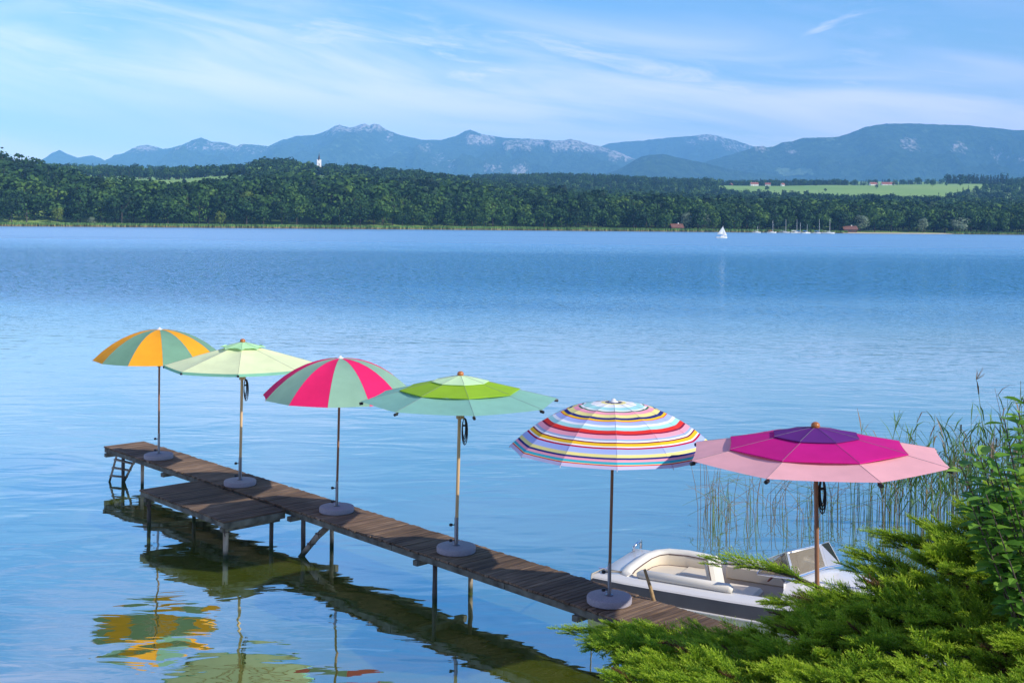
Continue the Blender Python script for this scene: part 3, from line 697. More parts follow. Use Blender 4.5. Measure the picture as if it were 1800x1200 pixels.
MOOR = [(1330, 409.5, 6, 5, None, 'short masted white sailboat moored leftmost of the row'), (1356.5, 409.5, 7, 9.5, M_red, 'moored white sailboat with a reddish stripe, second from the left of the row'),
        (1379, 410, 8, 10.5, None, 'moored white sailboat with a tall mast just right of the reddish one'), (1398.5, 410.5, 8, 10.5, M_hullw, 'moored white sailboat in the middle of the row, left of the blue covered one'),
        (1405, 410.2, 6, 8, M_blue, 'moored sailboat with a blue cover half hidden in the middle of the row'), (1417, 410.3, 7, 7, M_blue, 'moored sailboat with a low mast and blue cover, right of the middle pair'),
        (1438, 411, 7, 10.5, M_blue, 'moored white sailboat with blue sail cover and bright mast, second from the right'), (1456, 411, 9, 11, None, 'largest moored white sailboat, rightmost of the row')]
for x, y, L_, mst, cov, lab in MOOR:
    p = P(x, 409.5+(x-1330)*.0115, 0); p = p*(min(p.y, d0(x)-22)/p.y); p.z = 0
    sailboat(p, L_, mst, random.uniform(-25, 25), lab, cover=cov, group=GM)

# ------------------------------------------------------------------ the pier
DZ = 0.65
O = Vector((-8.31, 23.89, 0)); A2 = Vector((.688, -.7257, 0)).normalized(); N2 = Vector((-A2.y, A2.x, 0))
RZ = math.atan2(A2.y, A2.x)
def deckpt(s_, t, z=DZ): p = O + A2*s_ + N2*t; return Vector((p.x, p.y, z))
pier = empty('pier', O, 'long narrow weathered wooden pier with a low side platform, on thin posts', 'pier', rz=RZ)
def planks(s0, s1, t0, t1, z, w=0.094, th=0.028, seed=1):
    b = MB(); r2 = random.Random(seed); s_ = s0
    while s_ < s1-.03:
        ww = w*r2.uniform(.92, 1.06); g = r2.uniform(.006, .012)
        e0, e1 = r2.uniform(-.02, .012), r2.uniform(-.012, .02)
        tw = Matrix.Rotation(r2.uniform(-.006, .006), 3, 'Z') @ Matrix.Rotation(r2.uniform(-.015, .015), 3, 'Y')
        b.box((s_+ww/2, (t0+t1)/2+(e0+e1)/2, z-th/2+r2.uniform(-.003, .003)), (ww-g, (t1-t0)+e1-e0, th), 0, min(1, max(0, r2.gauss(.5, .22))), rot=tw, bev=.004)
        s_ += ww
    return b
PL = 17.4
planks(0, PL, 0, .87, DZ, seed=4).build('walkway', M_plank, pier)
planks(3.98, 6.86, -1.14, -.03, DZ-.03, seed=9).build('side_platform', M_plank2, pier)
bm_ = MB()
for t in (.10, .77): bm_.box((PL/2, t, DZ-.028-.055), (PL-.1, .07, .10), bev=.006)
for t in (-1.06, -.16): bm_.box((5.42, t, DZ-.058-.05), (2.8, .07, .09), bev=.006)
bm_.build('stringer', M_beam, pier)
r2 = random.Random(8)
fb = MB(); s_ = 0.0
while s_ < PL:                                             # edge boards along the near side, in lengths
    l = min(2.4, PL-s_)
    if not (3.9 < s_+l/2 < 6.9): fb.box((s_+l/2, .022, DZ-.028-.05), (l-.01, .03, .085), 0, r2.random(), bev=.005)
    fb.box((s_+l/2, .85, DZ-.028-.05), (l-.01, .03, .085), 0, r2.random(), bev=.005); s_ += l
fb.box((5.42, -1.125, DZ-.058-.04), (2.86, .03, .075), bev=.005); fb.box((6.845, -.58, DZ-.058-.05), (.03, 1.08, .10), bev=.005); fb.box((3.995, -.58, DZ-.058-.05), (.03, 1.08, .09), bev=.005)
fb.build('edge_board', M_beam, pier)
def post(s_, t, mi, r=.035, top=DZ-.06, lean=(0, 0), stake=False):
    b = MB(); n = 7; pts = [(s_+lean[0]*(k/(n-1)), t+lean[1]*(k/(n-1)), top-(top+.9)*k/(n-1)) for k in range(n)]
    b.tube([(p[0]+r2.uniform(-.004, .004), p[1], p[2]) for p in pts], [r*r2.uniform(.92, 1.08) for _ in pts], 8)
    o = b.build('post', mi, pier, smooth=True)
    return o
def clamp(par, s_, t, z):
    b = MB(); b.tube([(s_-.05, t-.045, z), (s_+.05, t-.045, z), (s_+.055, t+.045, z), (s_-.055, t+.045, z), (s_-.05, t-.045, z)], .008, 5)
    b.tube([(s_+.055, t-.04, z-.06), (s_+.075, t-.07, z), (s_+.055, t-.04, z+.07)], .007, 5); b.build('clamp', M_iron, par)
SP = [(.12, .06, M_postd), (.12, .8, M_post), (.95, .25, M_post)]
def water_post(x, y, m, r=.035):
    # a post whose foot meets the water where the photo shows it, straight up to the deck
    p = P(x, y, 0) - O; s_, t = p.dot(A2), p.dot(N2)
    t = min(max(t, -1.08 if 3.9 < s_ < 6.95 else .07), .8)
    return post(s_, t, m, r)
for x, y, m in ((201, 852, M_postd), (250, 855, M_post), (522, 972, M_postd), (583, 960, M_post), (762, 1058, M_postd), (827, 1040, M_post), (1079, 1180, M_postd), (1130, 1130, M_post)):
    o = water_post(x, y, m)
p_ = post(4.12, -1.04, M_postd); clamp(p_, 4.12, -1.04, .36)
post(4.15, -.2, M_postd)
p_ = post(6.72, -1.04, M_post, .042); clamp(p_, 6.72, -1.04, .42)
post(6.7, -.2, M_postd)
b = MB(); b.tube([(7.75, .35, DZ-.05), (7.55, .1, .3), (7.35, -.15, -.1), (7.2, -.3, -.4)], [.05, .05, .04, .035], 8); br = b.build('brace', M_post, pier, smooth=True)
clamp(br, 7.58, .13, .36); clamp(br, 7.5, .03, .2)
for s_ in (.15, 2.6, 6.95, 10.2, 13.3, 16.0):
    b = MB(); b.box((s_, .435, DZ-.028-.13), (.10, .95, .075), bev=.006); b.build('cross_beam', M_beam, pier)
for s_ in (4.12, 6.72):
    b = MB(); b.box((s_, -.6, DZ-.058-.13), (.09, 1.05, .07), bev=.006); b.build('cross_beam', M_beam, pier)
# swimming ladder hooked under the outer end
def loc_p(x, y, z): p = P(x, y, z)-O; return Vector((p.dot(A2), p.dot(N2), z))
TL, BL, TR, BR = loc_p(206, 797, .56), loc_p(192, 848, -.02), loc_p(238, 806, .56), loc_p(217, 848, -.02)
lad = tag(MB().tube([TL, TL*.5+BL*.5, BL, BL+(BL-TL)*.35], .024, 6).build('ladder', M_post, pier))
MB().tube([TR, TR*.5+BR*.5, BR, BR+(BR-TR)*.35], .026, 6).build('rail', M_post, lad)
for k in range(4):
    f = .2+.28*k; a, c = TL+(BL-TL)*f, TR+(BR-TR)*f
    ro = Matrix.Rotation(math.atan2(c.y-a.y, c.x-a.x), 3, 'Z')
    MB().box((a+c)/2, ((c-a).length+.04, .075, .028), rot=ro, bev=.006).build('rung', M_post, lad)

# ------------------------------------------------------------------ parasols
def dome_profile(q): return 0.80*q**2 + 0.20*q**3.2             # drop, 0 at hub, 1 at rim
def stripes_material():
    ST = [(632, 'lav'), (603, 'red'), (594, 'paley'), (588, 'turq'), (570, 'pink'), (553, 'navy'), (535, 'paley'), (510, 'peri'), (470, 'crim'), (458, 'white'), (448, 'gold'), (425, 'maroon'), (417, 'white'), (404, 'steel'), (390, 'pink'), (360, 'maroon'), (350, 'red'), (324, 'aqua'), (300, 'white'), (284, 'peri'), (258, 'red'), (253, 'gold'), (243, 'navy'), (226, 'paley'), (211, 'paley'), (203, 'pink'), (184, 'green'), (178, 'white'), (170, 'aqua')]
    C = dict(lav=(.56, .50, .66), red=(.72, .035, .03), paley=(.82, .72, .26), turq=(.04, .44, .52), pink=(.85, .34, .42), navy=(.02, .03, .18), peri=(.38, .46, .78), crim=(.46, .01, .06), white=(.85, .84, .84), gold=(.85, .50, .02), maroon=(.22, .01, .05), steel=(.34, .42, .60), orange=(.85, .35, .08), aqua=(.36, .68, .66), green=(.02, .16, .08))
    d, h, Rr, ztop = 14.4, .57, 1.26, 3.12
    qs = np.linspace(0, 1, 400); yy = [395 + F*(H-(ztop-h*dome_profile(q)))/(d-q*Rr) for q in qs]
    y0, y1 = yy[0], yy[-1]
    m, nt, b = newmat('striped cloth'); b.inputs['Roughness'].default_value = .85; b.inputs['Specular IOR Level'].default_value = .15
    uv = nt.nodes.new('ShaderNodeUVMap'); uv.uv_map = 'radial'; sp = nt.nodes.new('ShaderNodeSeparateXYZ'); nt.links.new(uv.outputs[0], sp.inputs[0])
    r = nt.nodes.new('ShaderNodeValToRGB'); r.color_ramp.interpolation = 'CONSTANT'; nt.links.new(sp.outputs[0], r.inputs[0])
    stops = []
    for (ya, c) in ST:                                     # ya: outer edge of the stripe
        px = 680 + ya/4.615; f = (px-703.0)/(817.0-703.0); tgt = y0 + f*(y1-y0)
        stops.append((float(np.interp(tgt, yy, qs)), C[c]))
    stops.sort(key=lambda q: q[0])
    inner = [(0.0, C['navy'])] + [(q*stops[0][0], C[c]) for q, c in ((.28, 'paley'), (.42, 'white'),)]
    edges = inner + []
    # a stripe starts at the outer edge of the one inside it
    prev = stops[0][0]*.75; seq = [(prev, stops[0][1])]
    for i in range(1, len(stops)): seq.append((stops[i-1][0], stops[i][1]))
    allst = (inner+seq)[-32:] if len(inner+seq) > 32 else inner+seq
    e = r.color_ramp.elements
    e[0].position = 0; e[0].color = (*allst[0][1], 1); e[1].position = min(1, allst[-1][0]); e[1].color = (*allst[-1][1], 1)
    for p, c in allst[1:-1]:
        q = e.new(p); q.color = (*c, 1)
    nt.links.new(r.outputs[0], b.inputs['Base Color'])
    tr = nt.nodes.new('ShaderNodeBsdfTranslucent'); nt.links.new(r.outputs[0], tr.inputs[0])
    mx = nt.nodes.new('ShaderNodeMixShader'); mx.inputs[0].default_value = .2
    nt.links.new(b.outputs[0], mx.inputs[1]); nt.links.new(tr.outputs[0], mx.inputs[2]); nt.links.new(mx.outputs[0], nt.nodes['Material Output'].inputs[0])
    return m
M_seam = mat('seam tape', (0.22, 0.20, 0.22), .8)
def rim_pts(n, ph, Rr): return [Vector((Rr*math.cos(ph+2*math.pi*k/n), Rr*math.sin(ph+2*math.pi*k/n), 0)) for k in range(n)]
def canopy_mesh(n, ph, r0, r1, prof, mats, colour_of, sub=4, rings=14, sag=.010, name='canopy', uv=False, valance=0.0, scallop=0.0, val_mi=0, seam=True):
    "fabric between n ribs, from radius r0 to r1; prof(r) gives z"
    b = MB(); Rm = r1; uvs = []
    for k in range(n):
        a0, a1 = ph+2*math.pi*k/n, ph+2*math.pi*(k+1)/n; rows = []; qrows = []
        for i in range(rings+1):
            r = r0+(r1-r0)*i/rings; p0 = Vector((r*math.cos(a0), r*math.sin(a0), prof(r))); p1 = Vector((r*math.cos(a1), r*math.sin(a1), prof(r)))
            row = []
            for j in range(sub+1):
                f = j/sub; p = p0.lerp(p1, f); w = 4*f*(1-f)
                p.z -= sag*w*math.sin(math.pi*min(1, (r/Rm))*.85)
                if scallop and i == rings: p.z += scallop*w; q = 1-.10*w; p.x *= q; p.y *= q
                if i == rings and not scallop: p.x *= 1-.012*w; p.y *= 1-.012*w
                row.append(p)
            rows.append(row); qrows.append(r/Rm)
        b.grid([[tuple(p) for p in r] for r in rows], colour_of(k))
        uvs += [qrows[i] for i in range(rings+1) for j in range(sub+1)]
        if seam:
            b.tube([(r*math.cos(a0), r*math.sin(a0), prof(r)+.002) for r in np.linspace(r0, r1, 8)], .0016, 4, len(mats), cap=False); uvs += [0.0]*32
        if valance:
            top = rows[-1]; lo = [p*1.004-Vector((0, 0, valance)) for p in top]
            b.grid([[tuple(p*1.001) for p in top], [tuple(p) for p in lo]], val_mi); uvs += [1.0]*(2*(sub+1))
    me = b.mesh(name, list(mats)+[M_seam], smooth=True); me.set_sharp_from_angle(angle=R(9))
    if uv:
        l = me.uv_layers.new(name='radial')
        for lp in me.loops: l.data[lp.index].uv = (uvs[lp.vertex_index], 0)
    return me
GP = 'parasols along the pier'
def parasol_common(loc, label, top, polem, pr, tube_h=.40, lean=0.0, foot=DZ):
    t = empty('parasol', loc, label, 'parasol', GP)
    b = MB(); b.lathe([(.262, 0), (.277, .012), (.279, .07), (.270, .086), (.255, .092), (.05, .094)], 40); ba = b.build('base', M_conc, t, smooth=True, angle=35)
    b = MB(); b.tube([(0, 0, .09), (0, 0, tube_h+.09)], pr*1.22, 14); b.lathe([(.05, .0), (.05, .012), (.03, .02)], 16, c=(0, 0, .092)); b.build('tube', M_steel, ba, smooth=True, angle=40)
    for z in (.16, tube_h-.02):
        b = MB(); b.tube([(-pr*1.2, 0, z), (-pr*1.2-.035, 0, z)], .008, 6); b.lathe([(.012, -.02), (.024, -.015), (.024, .015), (.012, .02)], 10, c=(-pr*1.2-.05, 0, z)); b.build('knob', M_knob, ba)
    b = MB(); b.tube([(0, 0, .3), (lean*.5, 0, 1.2), (lean, 0, top)], pr, 14); b.build('pole', polem, t, smooth=True, angle=40)
    return t
def dome_parasol(px, py, label, mats, colour_of, top_px, Rr, h, polem, n=12, ph=R(88), uv=False, hubm=None, lean=0.0, ztop=None):
    g = P(px, py, DZ+.09); g.z = DZ
    ztop = PD(px, top_px, g.y).z - DZ
    t = parasol_common(g, label, ztop-.03, polem, .019, lean=lean)
    prof = lambda r: ztop-.02-h*dome_profile(r/Rr)
    c = link('canopy', canopy_mesh(n, ph, .03, Rr, prof, mats, colour_of, uv=uv, sag=.012, rings=18), t); c.location.x = lean
    b = MB(); b.lathe([(.055, -.022), (.06, -.005), (.03, .008), (.018, .03), (.008, .034)], 14, c=(lean, 0, ztop-.012)); b.build('cap', hubm or M_hullw, t, smooth=True)
    for k in range(n):
        a = ph+2*math.pi*k/n; b = MB()
        b.tube([(lean+r*math.cos(a), r*math.sin(a), prof(r)-.012) for r in np.linspace(.03, Rr*1.005, 9)], .005, 5)
        b.tube([(lean+Rr*.52*math.cos(a), Rr*.52*math.sin(a), prof(Rr*.52)-.014), (lean+.03*math.cos(a), .03*math.sin(a), ztop-h-.12)], .005, 5)
        b.build('rib', M_ribs, t)
    b = MB(); b.lathe([(.022, -.06), (.04, -.05), (.04, .02), (.022, .04)], 12, c=(lean, 0, ztop-h-.12)); b.build('runner', M_knob, t)
    return t
def flat_parasol(px, py, label, top_px, Rr, h, tiers, polem, ph, pr=.024, lean=0.0, valance=0.0, vm=None, scal=False, colour2=None):
    "tiers: list of (r_in, r_out, lift, material) from the rim inwards"
    g = P(px, py, DZ+.09); g.z = DZ
    zt = PD(px, top_px, g.y).z - DZ
    za = zt-.085
    t = parasol_common(g, label, zt-.05, polem, pr, lean=lean)
    n = 8
    for i, (ri, ro, lift, m) in enumerate(tiers):
        prof = lambda r, l=lift: za-h*((r/Rr)**1.06)+l
        ms = [m, vm or m]
        sc = scal and i == len(tiers)-1
        c = link('canopy' if i == 0 else ('vent' if i == len(tiers)-1 else 'upper_canopy'),
                 canopy_mesh(n, ph, ri, ro, prof, ms, lambda k: 0, sag=.026 if i == 0 else .006, valance=(valance if i == 0 else .016), val_mi=1 if i == 0 and vm else 0, rings=8, scallop=(.035 if sc else 0.0)), t)
        c.location.x = lean
    prof = lambda r: za-h*((r/Rr)**1.06)
    b = MB(); b.lathe([(.03, -.085), (.034, -.05), (.018, -.04), (.018, -.03), (.04, -.015), (.048, .01), (.042, .035), (.02, .05), (.004, .052)], 16, c=(lean, 0, zt-.052)); b.build('finial', M_ballw, t, smooth=True)
    for k in range(n):
        a = ph+2*math.pi*k/n; cA, sA = math.cos(a), math.sin(a); b = MB()
        b.tube([(lean+r*cA, r*sA, prof(r)-.022) for r in (.05, Rr*.5, Rr*1.0)], .011, 6, 0)
        b.tube([(lean+Rr*.55*cA, Rr*.55*sA, prof(Rr*.55)-.03), (lean+.05*cA, .05*sA, za-h-.22)], .010, 6, 0)
        b.tube([(lean+Rr*.975*cA, Rr*.975*sA, prof(Rr)-.026), (lean+Rr*1.012*cA, Rr*1.012*sA, prof(Rr*1.012)-.03)], [.022, .02], 8, 1)
        b.build('rib', [polem, M_knob], t)
    b = MB(); b.lathe([(pr, -.05), (.055, -.045), (.055, .03), (pr, .04)], 14, c=(lean, 0, za-h-.22)); b.build('runner', polem, t)
    # looped cord hanging on the right of the pole
    b = MB(); x0 = lean+pr+.035; zc = za-h-.12
    b.tube([(lean+pr, 0, zc+.04), (x0-.01, -.01, zc-.06), (x0, 0, zc-.14)], .006, 5)
    for q in range(4):
        w = .020+.007*q; l = .13+.02*q; cy = -.02+.012*q
        b.tube([(x0+w*math.sin(v)+.01*q*.3, cy, zc-.14-l*(1-math.cos(v))) for v in np.linspace(0, 6.28, 15)], .0065, 5)
    b.tube([(x0-.025, -.02, zc-.24), (x0+.03, -.02, zc-.24)], .014, 6); b.tube([(x0, 0, zc-.4), (x0+.005, 0, zc-.52)], .006, 5)
    b.build('cord', M_cord, t)
    return t
f_or, f_tg = fabric('orange cloth', (0.86, 0.36, 0.025)), fabric('sage green cloth', (0.17, 0.33, 0.22))
f_mg, f_tg2 = fabric('raspberry cloth', (0.80, 0.02, 0.13)), fabric('pale sage cloth', (0.25, 0.42, 0.30))
f_mint, f_mintv, f_mintd = fabric('pale mint cloth', (0.74, 0.80, 0.46)), fabric('mint vent cloth', (0.45, 0.76, 0.40)), fabric('mint hem', (0.22, 0.52, 0.36))
f_sea, f_lime, f_pale = fabric('sea green cloth', (0.23, 0.47, 0.37)), fabric('lime cloth', (0.28, 0.48, 0.03)), fabric('pale green cloth', (0.58, 0.80, 0.46))
f_pink, f_mag, f_pur = fabric('pale pink cloth', (0.84, 0.42, 0.43)), fabric('magenta cloth', (0.58, 0.012, 0.22)), fabric('purple cloth', (0.13, 0.025, 0.20))
dome_parasol(279, 797, 'domed parasol with orange and green panels at the far end of the pier', [f_tg, f_or], lambda k: k % 2, 577, 1.225, .57, M_woodB, ph=R(-70), lean=-.01)
flat_parasol(422, 843, 'pale mint green parasol with a ruffled top vent, beside the side platform', 595, 1.33, .37,
             [(.05, 1.33, 0, f_mint), (.03, .40, .035, f_mintv)], M_woodL, R(-80), valance=.055, vm=f_mintd, scal=True, lean=.02)
dome_parasol(592, 889, 'domed parasol with raspberry pink and sage green panels', [f_mg, f_tg2], lambda k: k % 2, 627, 1.23, .60, M_woodB, ph=R(-60), lean=.03)
flat_parasol(802, 958, 'flat tiered parasol in sea green, lime and pale green', 652, 1.40, .32,
             [(.78, 1.40, 0, f_sea), (.36, .86, .016, f_lime), (.03, .41, .032, f_pale)], M_woodL, R(-80), lean=.035)
dome_parasol(1071, 1046, 'domed parasol with many thin multicoloured ring stripes', [stripes_material()], lambda k: 0, 703, 1.28, .57, M_woodB, ph=R(-93), uv=True, lean=.03)
flat_parasol(1438, 1150, 'flat tiered parasol in pale pink, magenta and purple in front of the motor boat', 741, 1.39, .262,
             [(.78, 1.39, 0, f_pink), (.40, .97, .016, f_mag), (.03, .47, .032, f_pur)], M_woodR, R(-79), pr=.024).rotation_euler.y = R(-1.2)

# ------------------------------------------------------------------ motor boat
M_cream = mat('cream vinyl', (0.62, 0.54, 0.42), .5, var=.06, vscale=3)
M_white = mat('white vinyl', (0.66, 0.62, 0.54), .45, var=.05, vscale=3)
M_grey = mat('grey hull stripe', (0.13, 0.125, 0.14), .4, var=.1, vscale=3)
M_hullp = mat('pale hull', (0.55, 0.58, 0.50), .35, var=.06, vscale=2)
M_pipe = mat('dark piping', (0.10, 0.055, 0.05), .6)
M_chrome = mat('chrome', (0.75, 0.75, 0.76), .15, 1.0)
M_maho = mat('mahogany wheel rim', (0.22, 0.05, 0.03), .3)
M_rope = mat('grey rope', (0.4, 0.36, 0.3), .9)
M_teak = mat('cockpit floor', (0.20, 0.13, 0.08), .7, var=.3, vscale=5, stretch=(1, 8, 1))
def glass_mat():
    m, nt, b = newmat('smoked perspex'); N = nt.nodes.new
    tr = N('ShaderNodeBsdfTransparent'); tr.inputs[0].default_value = (.78, .70, .58, 1)
    gl = N('ShaderNodeBsdfGlossy'); gl.inputs['Roughness'].default_value = .05
    df = N('ShaderNodeBsdfDiffuse'); df.inputs[0].default_value = (.55, .47, .36, 1)
    m1 = N('ShaderNodeMixShader'); m1.inputs[0].default_value = .35; nt.links.new(tr.outputs[0], m1.inputs[1]); nt.links.new(df.outputs[0], m1.inputs[2])
    fr = N('ShaderNodeFresnel'); m2 = N('ShaderNodeMixShader'); nt.links.new(fr.outputs[0], m2.inputs[0]); nt.links.new(m1.outputs[0], m2.inputs[1]); nt.links.new(gl.outputs[0], m2.inputs[2])
    nt.links.new(m2.outputs[0], nt.nodes['Material Output'].inputs[0]); return m
def motor_boat():
    S0 = P(1037, 1014, .47); e = (P(1352, 1070, .45)-S0); rz = math.atan2(e.y, e.x); S0.z = 0
    t = empty('motor_boat', S0, 'white open motor boat with grey side stripe and cream seats moored beside the pier', 'motor boat', rz=rz)
    L_, B = 5.3, 1.62
    def half(x): return B/2*(1-max(0, (x-2.3)/(L_-2.3))**2.3)*(.93+.07*min(1, x/.6)) + .005
    def sheer(x): return .47+.10*max(0, (x-2.2)/3.0)
    c = B/2; xs = [0, .08, .2, .5, 1, 1.5, 2, 2.4, 2.8, 3.2, 3.6, 4, 4.3, 4.6, 4.85, 5.05, 5.2, L_]
    def ring(x, f, z): h = half(x)*f; return h
    def side(zf0, f0, zf1, f1, mi, b):
        for sg in (-1, 1):
            rows = []
            for zf, f in ((zf0, f0), (zf1, f1)): rows.append([(x - (0.10*(1-zf) if x == 0 else 0), c+sg*half(x)*f, sheer(x)*zf if zf > 0 else zf*.5) for x in xs])
            b.grid(rows if sg > 0 else rows[::-1], mi)
    b = MB(); side(1.0, 1.0, .97, 1.02, 0, b); side(.56, 1.0, .06, .9, 2, b); side(.06, .9, -.3, .75, 2, b); 
    g = MB(); side(.97, 1.02, .56, 1.0, 0, g)
    for zf0, f0, zf1, f1, mb_, mi in ((1, 1, .97, 1.02, b, 0), (.97, 1.02, .56, 1.0, g, 0), (.56, 1, -.3, .8, b, 2)):
        x = 0; mb_.add([(x-.10*(1-zf0), c-half(0)*f0, sheer(0)*zf0), (x-.10*(1-zf0), c+half(0)*f0, sheer(0)*zf0), (x-.10*(1-zf1), c+half(0)*f1, sheer(0)*zf1), (x-.10*(1-zf1), c-half(0)*f1, sheer(0)*zf1)], [(0, 1, 2, 3)], mi)
    b.build('hull', [M_hullw, M_grey, M_hullp], t)
    g.build('side_stripe', M_grey, t)
    rr = MB()
    for sg in (-1, 1): rr.tube([(x-.04 if x == 0 else x, c+sg*(half(x)*1.0+.012), sheer(x)*.55) for x in xs], .018, 6)
    rr.build('rub_rail', M_hullw, t, smooth=True)
    rv = MB()
    for k in range(26):
        x = .2+k*.19; rv.lathe([(.006, -.004), (.006, .004)], 6, c=(x, c-(half(x)+.03), sheer(x)*.55))
    rv.build('rivet', M_grey, t)
    # deck moulding round the cockpit, foredeck crowned
    cx0, cx1, cy0, cy1 = .42, 2.62, c-.60, c+.60
    d = MB()
    for sg in (-1, 1):
        rows = [[(x, c+sg*half(x)*.995, sheer(x)) for x in xs if x <= 2.8], [(x, c+sg*(half(x)-.06), sheer(x)+.035) for x in xs if x <= 2.8], [(max(x, cx0) if x <= 2.8 else x, c+sg*.60, sheer(x)+.04) for x in xs if x <= 2.8]]
        d.grid(rows)
    d.grid([[(0, c-half(0), .47), (0, c, .47), (0, c+half(0), .47)], [(.05, c-half(0)+.05, .505), (.05, c, .505), (.05, c+half(0)-.05, .505)], [(cx0, cy0, .51), (cx0, c, .51), (cx0, cy1, .51)]])
    rows = []
    for x in (2.62, 2.64, 2.8, 3.2, 3.6, 4, 4.3, 4.6, 4.85, 5.05, 5.2, L_):
        h = half(x); cr_ = .27*max(0, 1-((x-2.62)/2.7)**1.3)+.02
        zz = lambda f: sheer(x)+.03+cr_*(1-abs(f)**2.4)
        rows.append([(x, c+h*f*.985, zz(f) if abs(f) < 1 else sheer(x)) for f in (-1, -.9, -.7, -.45, -.2, 0, .2, .45, .7, .9, 1)])
    d.grid(rows)
    # cockpit walls
    wl = [(cx0, cy0), (cx1, cy0), (cx1, cy1), (cx0, cy1)]
    for i in range(4):
        p, q = wl[i], wl[(i+1) % 4]; d.add([(p[0], p[1], .52), (q[0], q[1], .52), (q[0], q[1], .1), (p[0], p[1], .1)], [(0, 1, 2, 3)])
    d.add([(cx1, cy0, .5), (cx1, cy1, .5), (cx1, cy1, .74), (cx1, cy0, .74)], [(0, 1, 2, 3)])
    d.build('deck', M_hullw, t, smooth=True, angle=40)
    MB().box((1.5, c, .11), (2.2, 1.2, .03)).build('floor', M_teak, t)
    # cushions
    def pillow(name, ctr, sz, m, parent=t, rot=None, bev=.04):
        return MB().box(ctr, sz, rot=rot, bev=bev).build(name, m, parent)
    pillow('seat_cushion', (.75, c+.12, .33), (.62, .94, .14), M_cream); pillow('seat_cushion', (1.15, c+.36, .34), (.5, .46, .15), M_cream)
    pillow('seat_base', (.86, c+.12, .2), (.8, .92, .17), M_cream, bev=.01)
    # curved padded backrest round the stern and the far side
    path = [(.50, c-.60), (.40, c-.55), (.36, c-.3), (.36, c), (.38, c+.3), (.46, c+.5), (.62, c+.60), (.9, c+.64), (1.2, c+.64), (1.36, c+.62)]
    zz = [.53, .55, .56, .57, .585, .60, .615, .62, .605, .56]
    bb = MB(); rows = []
    P3 = [Vector((p[0], p[1], 0)) for p in path]
    for i, p in enumerate(P3):
        dd = (P3[min(i+1, len(P3)-1)]-P3[max(i-1, 0)]).normalized(); nn = Vector((dd.y, -dd.x, 0))
        h = zz[i]
        sec = [(.07, .50), (.09, h-.07), (.07, h-.015), (.02, h+.005), (-.05, h-.015), (-.085, h-.06), (-.10, .40)]
        rows.append([tuple(Vector((p.x, p.y, z))-nn*(-w)) for w, z in sec][::-1])
    bb.grid(rows); bb.add(rows[0], [tuple(range(7))]); bb.add(rows[-1], [tuple(range(7))])
    bk = bb.build('backrest', M_white, t, smooth=True, angle=50)
    ins = MB(); rows2 = []
    for i, p in enumerate(P3[1:-1], 1):
        dd = (P3[i+1]-P3[i-1]).normalized(); nn = Vector((dd.y, -dd.x, 0)); h = zz[i]
        rows2.append([tuple(Vector((p.x, p.y, z))+nn*w) for w, z in ((.098, .40), (.115, h-.13), (.10, h-.06))])
    ins.grid(rows2); ins.build('backrest_panel', M_cream, bk, smooth=True)
    pp = MB(); pp.tube([Vector(r[2])+Vector((0, 0, .004)) for r in rows2], .008, 5); pp.tube([Vector(r[0]) for r in rows2], .008, 5); pp.build('piping', M_pipe, bk)
    # cockpit side bolsters
    for nm, y, x0, x1 in (('bolster', c-.60, .62, 1.95), ('bolster', c+.62, 1.5, 2.5)):
        k = MB(); k.tube([(x0, y, .54), (x0+.05, y, .56), (x1-.05, y, .56), (x1, y, .54)], [.04, .062, .062, .04], 10); k.build(nm, M_white, t, smooth=True)
    rot = Matrix.Rotation(R(-12), 3, 'Y')
    sb = MB(); sb.box((1.50, c+.02, .50), (.12, .40, .48), rot=rot, bev=.045); s1 = sb.build('seat_back', M_white, t)
    MB().tube([(1.46, c-.19, .76), (1.56, c-.195, .30)], .007, 5).build('piping', M_pipe, s1)
    pillow('seat_cushion', (1.86, c+.05, .30), (.5, .46, .14), M_cream); pillow('seat_base', (1.84, c+.05, .17), (.42, .4, .12), M_cream, bev=.01)
    pillow('side_panel', (1.98, c+.57, .42), (1.0, .05, .2), M_cream)
    # dashboard fairing on the near side with a dark vent
    MB().box((3.05, c-.715, .535), (.75, .02, .085), rot=Matrix.Rotation(R(-1), 3, 'Y'), bev=.008).build('side_vent', M_pipe, t)
    # steering wheel
    w = MB(); cw = Vector((2.42, c-.18, .74)); ax = Vector((-.72, 0, .69)).normalized(); u = Vector((0, 1, 0)); v = ax.cross(u)
    w.tube([cw+(u*math.cos(q)+v*math.sin(q))*.165 for q in np.linspace(0, 6.283, 25)], .016, 6); wh = w.build('steering_wheel', M_maho, t, smooth=True)
    sp = MB()
    for q in (0, 2.1, 4.2): sp.tube([cw-ax*.03, cw+(u*math.cos(q)+v*math.sin(q))*.16], .008, 5)
    sp.tube([cw-ax*.03, cw-ax*.22], .018, 6); sp.build('spoke', M_chrome, wh)
    # wrap-around windscreen
    G = glass_mat(); ws = []
    Mi = (Matrix.Translation(S0) @ Matrix.Rotation(rz, 4, 'Z')).inverted()
    bot = [Mi @ P(1331, 1008, .79), Mi @ P(1393, 1017, .81), Mi @ P(1455, 996, .85), Mi @ P(1478, 992, .84)]
    top = [Mi @ P(1349, 982, .96), Mi @ P(1381, 970, 1.17), Mi @ P(1443, 956, 1.20), Mi @ P(1456, 951.5, 1.18)]
    wsc = None
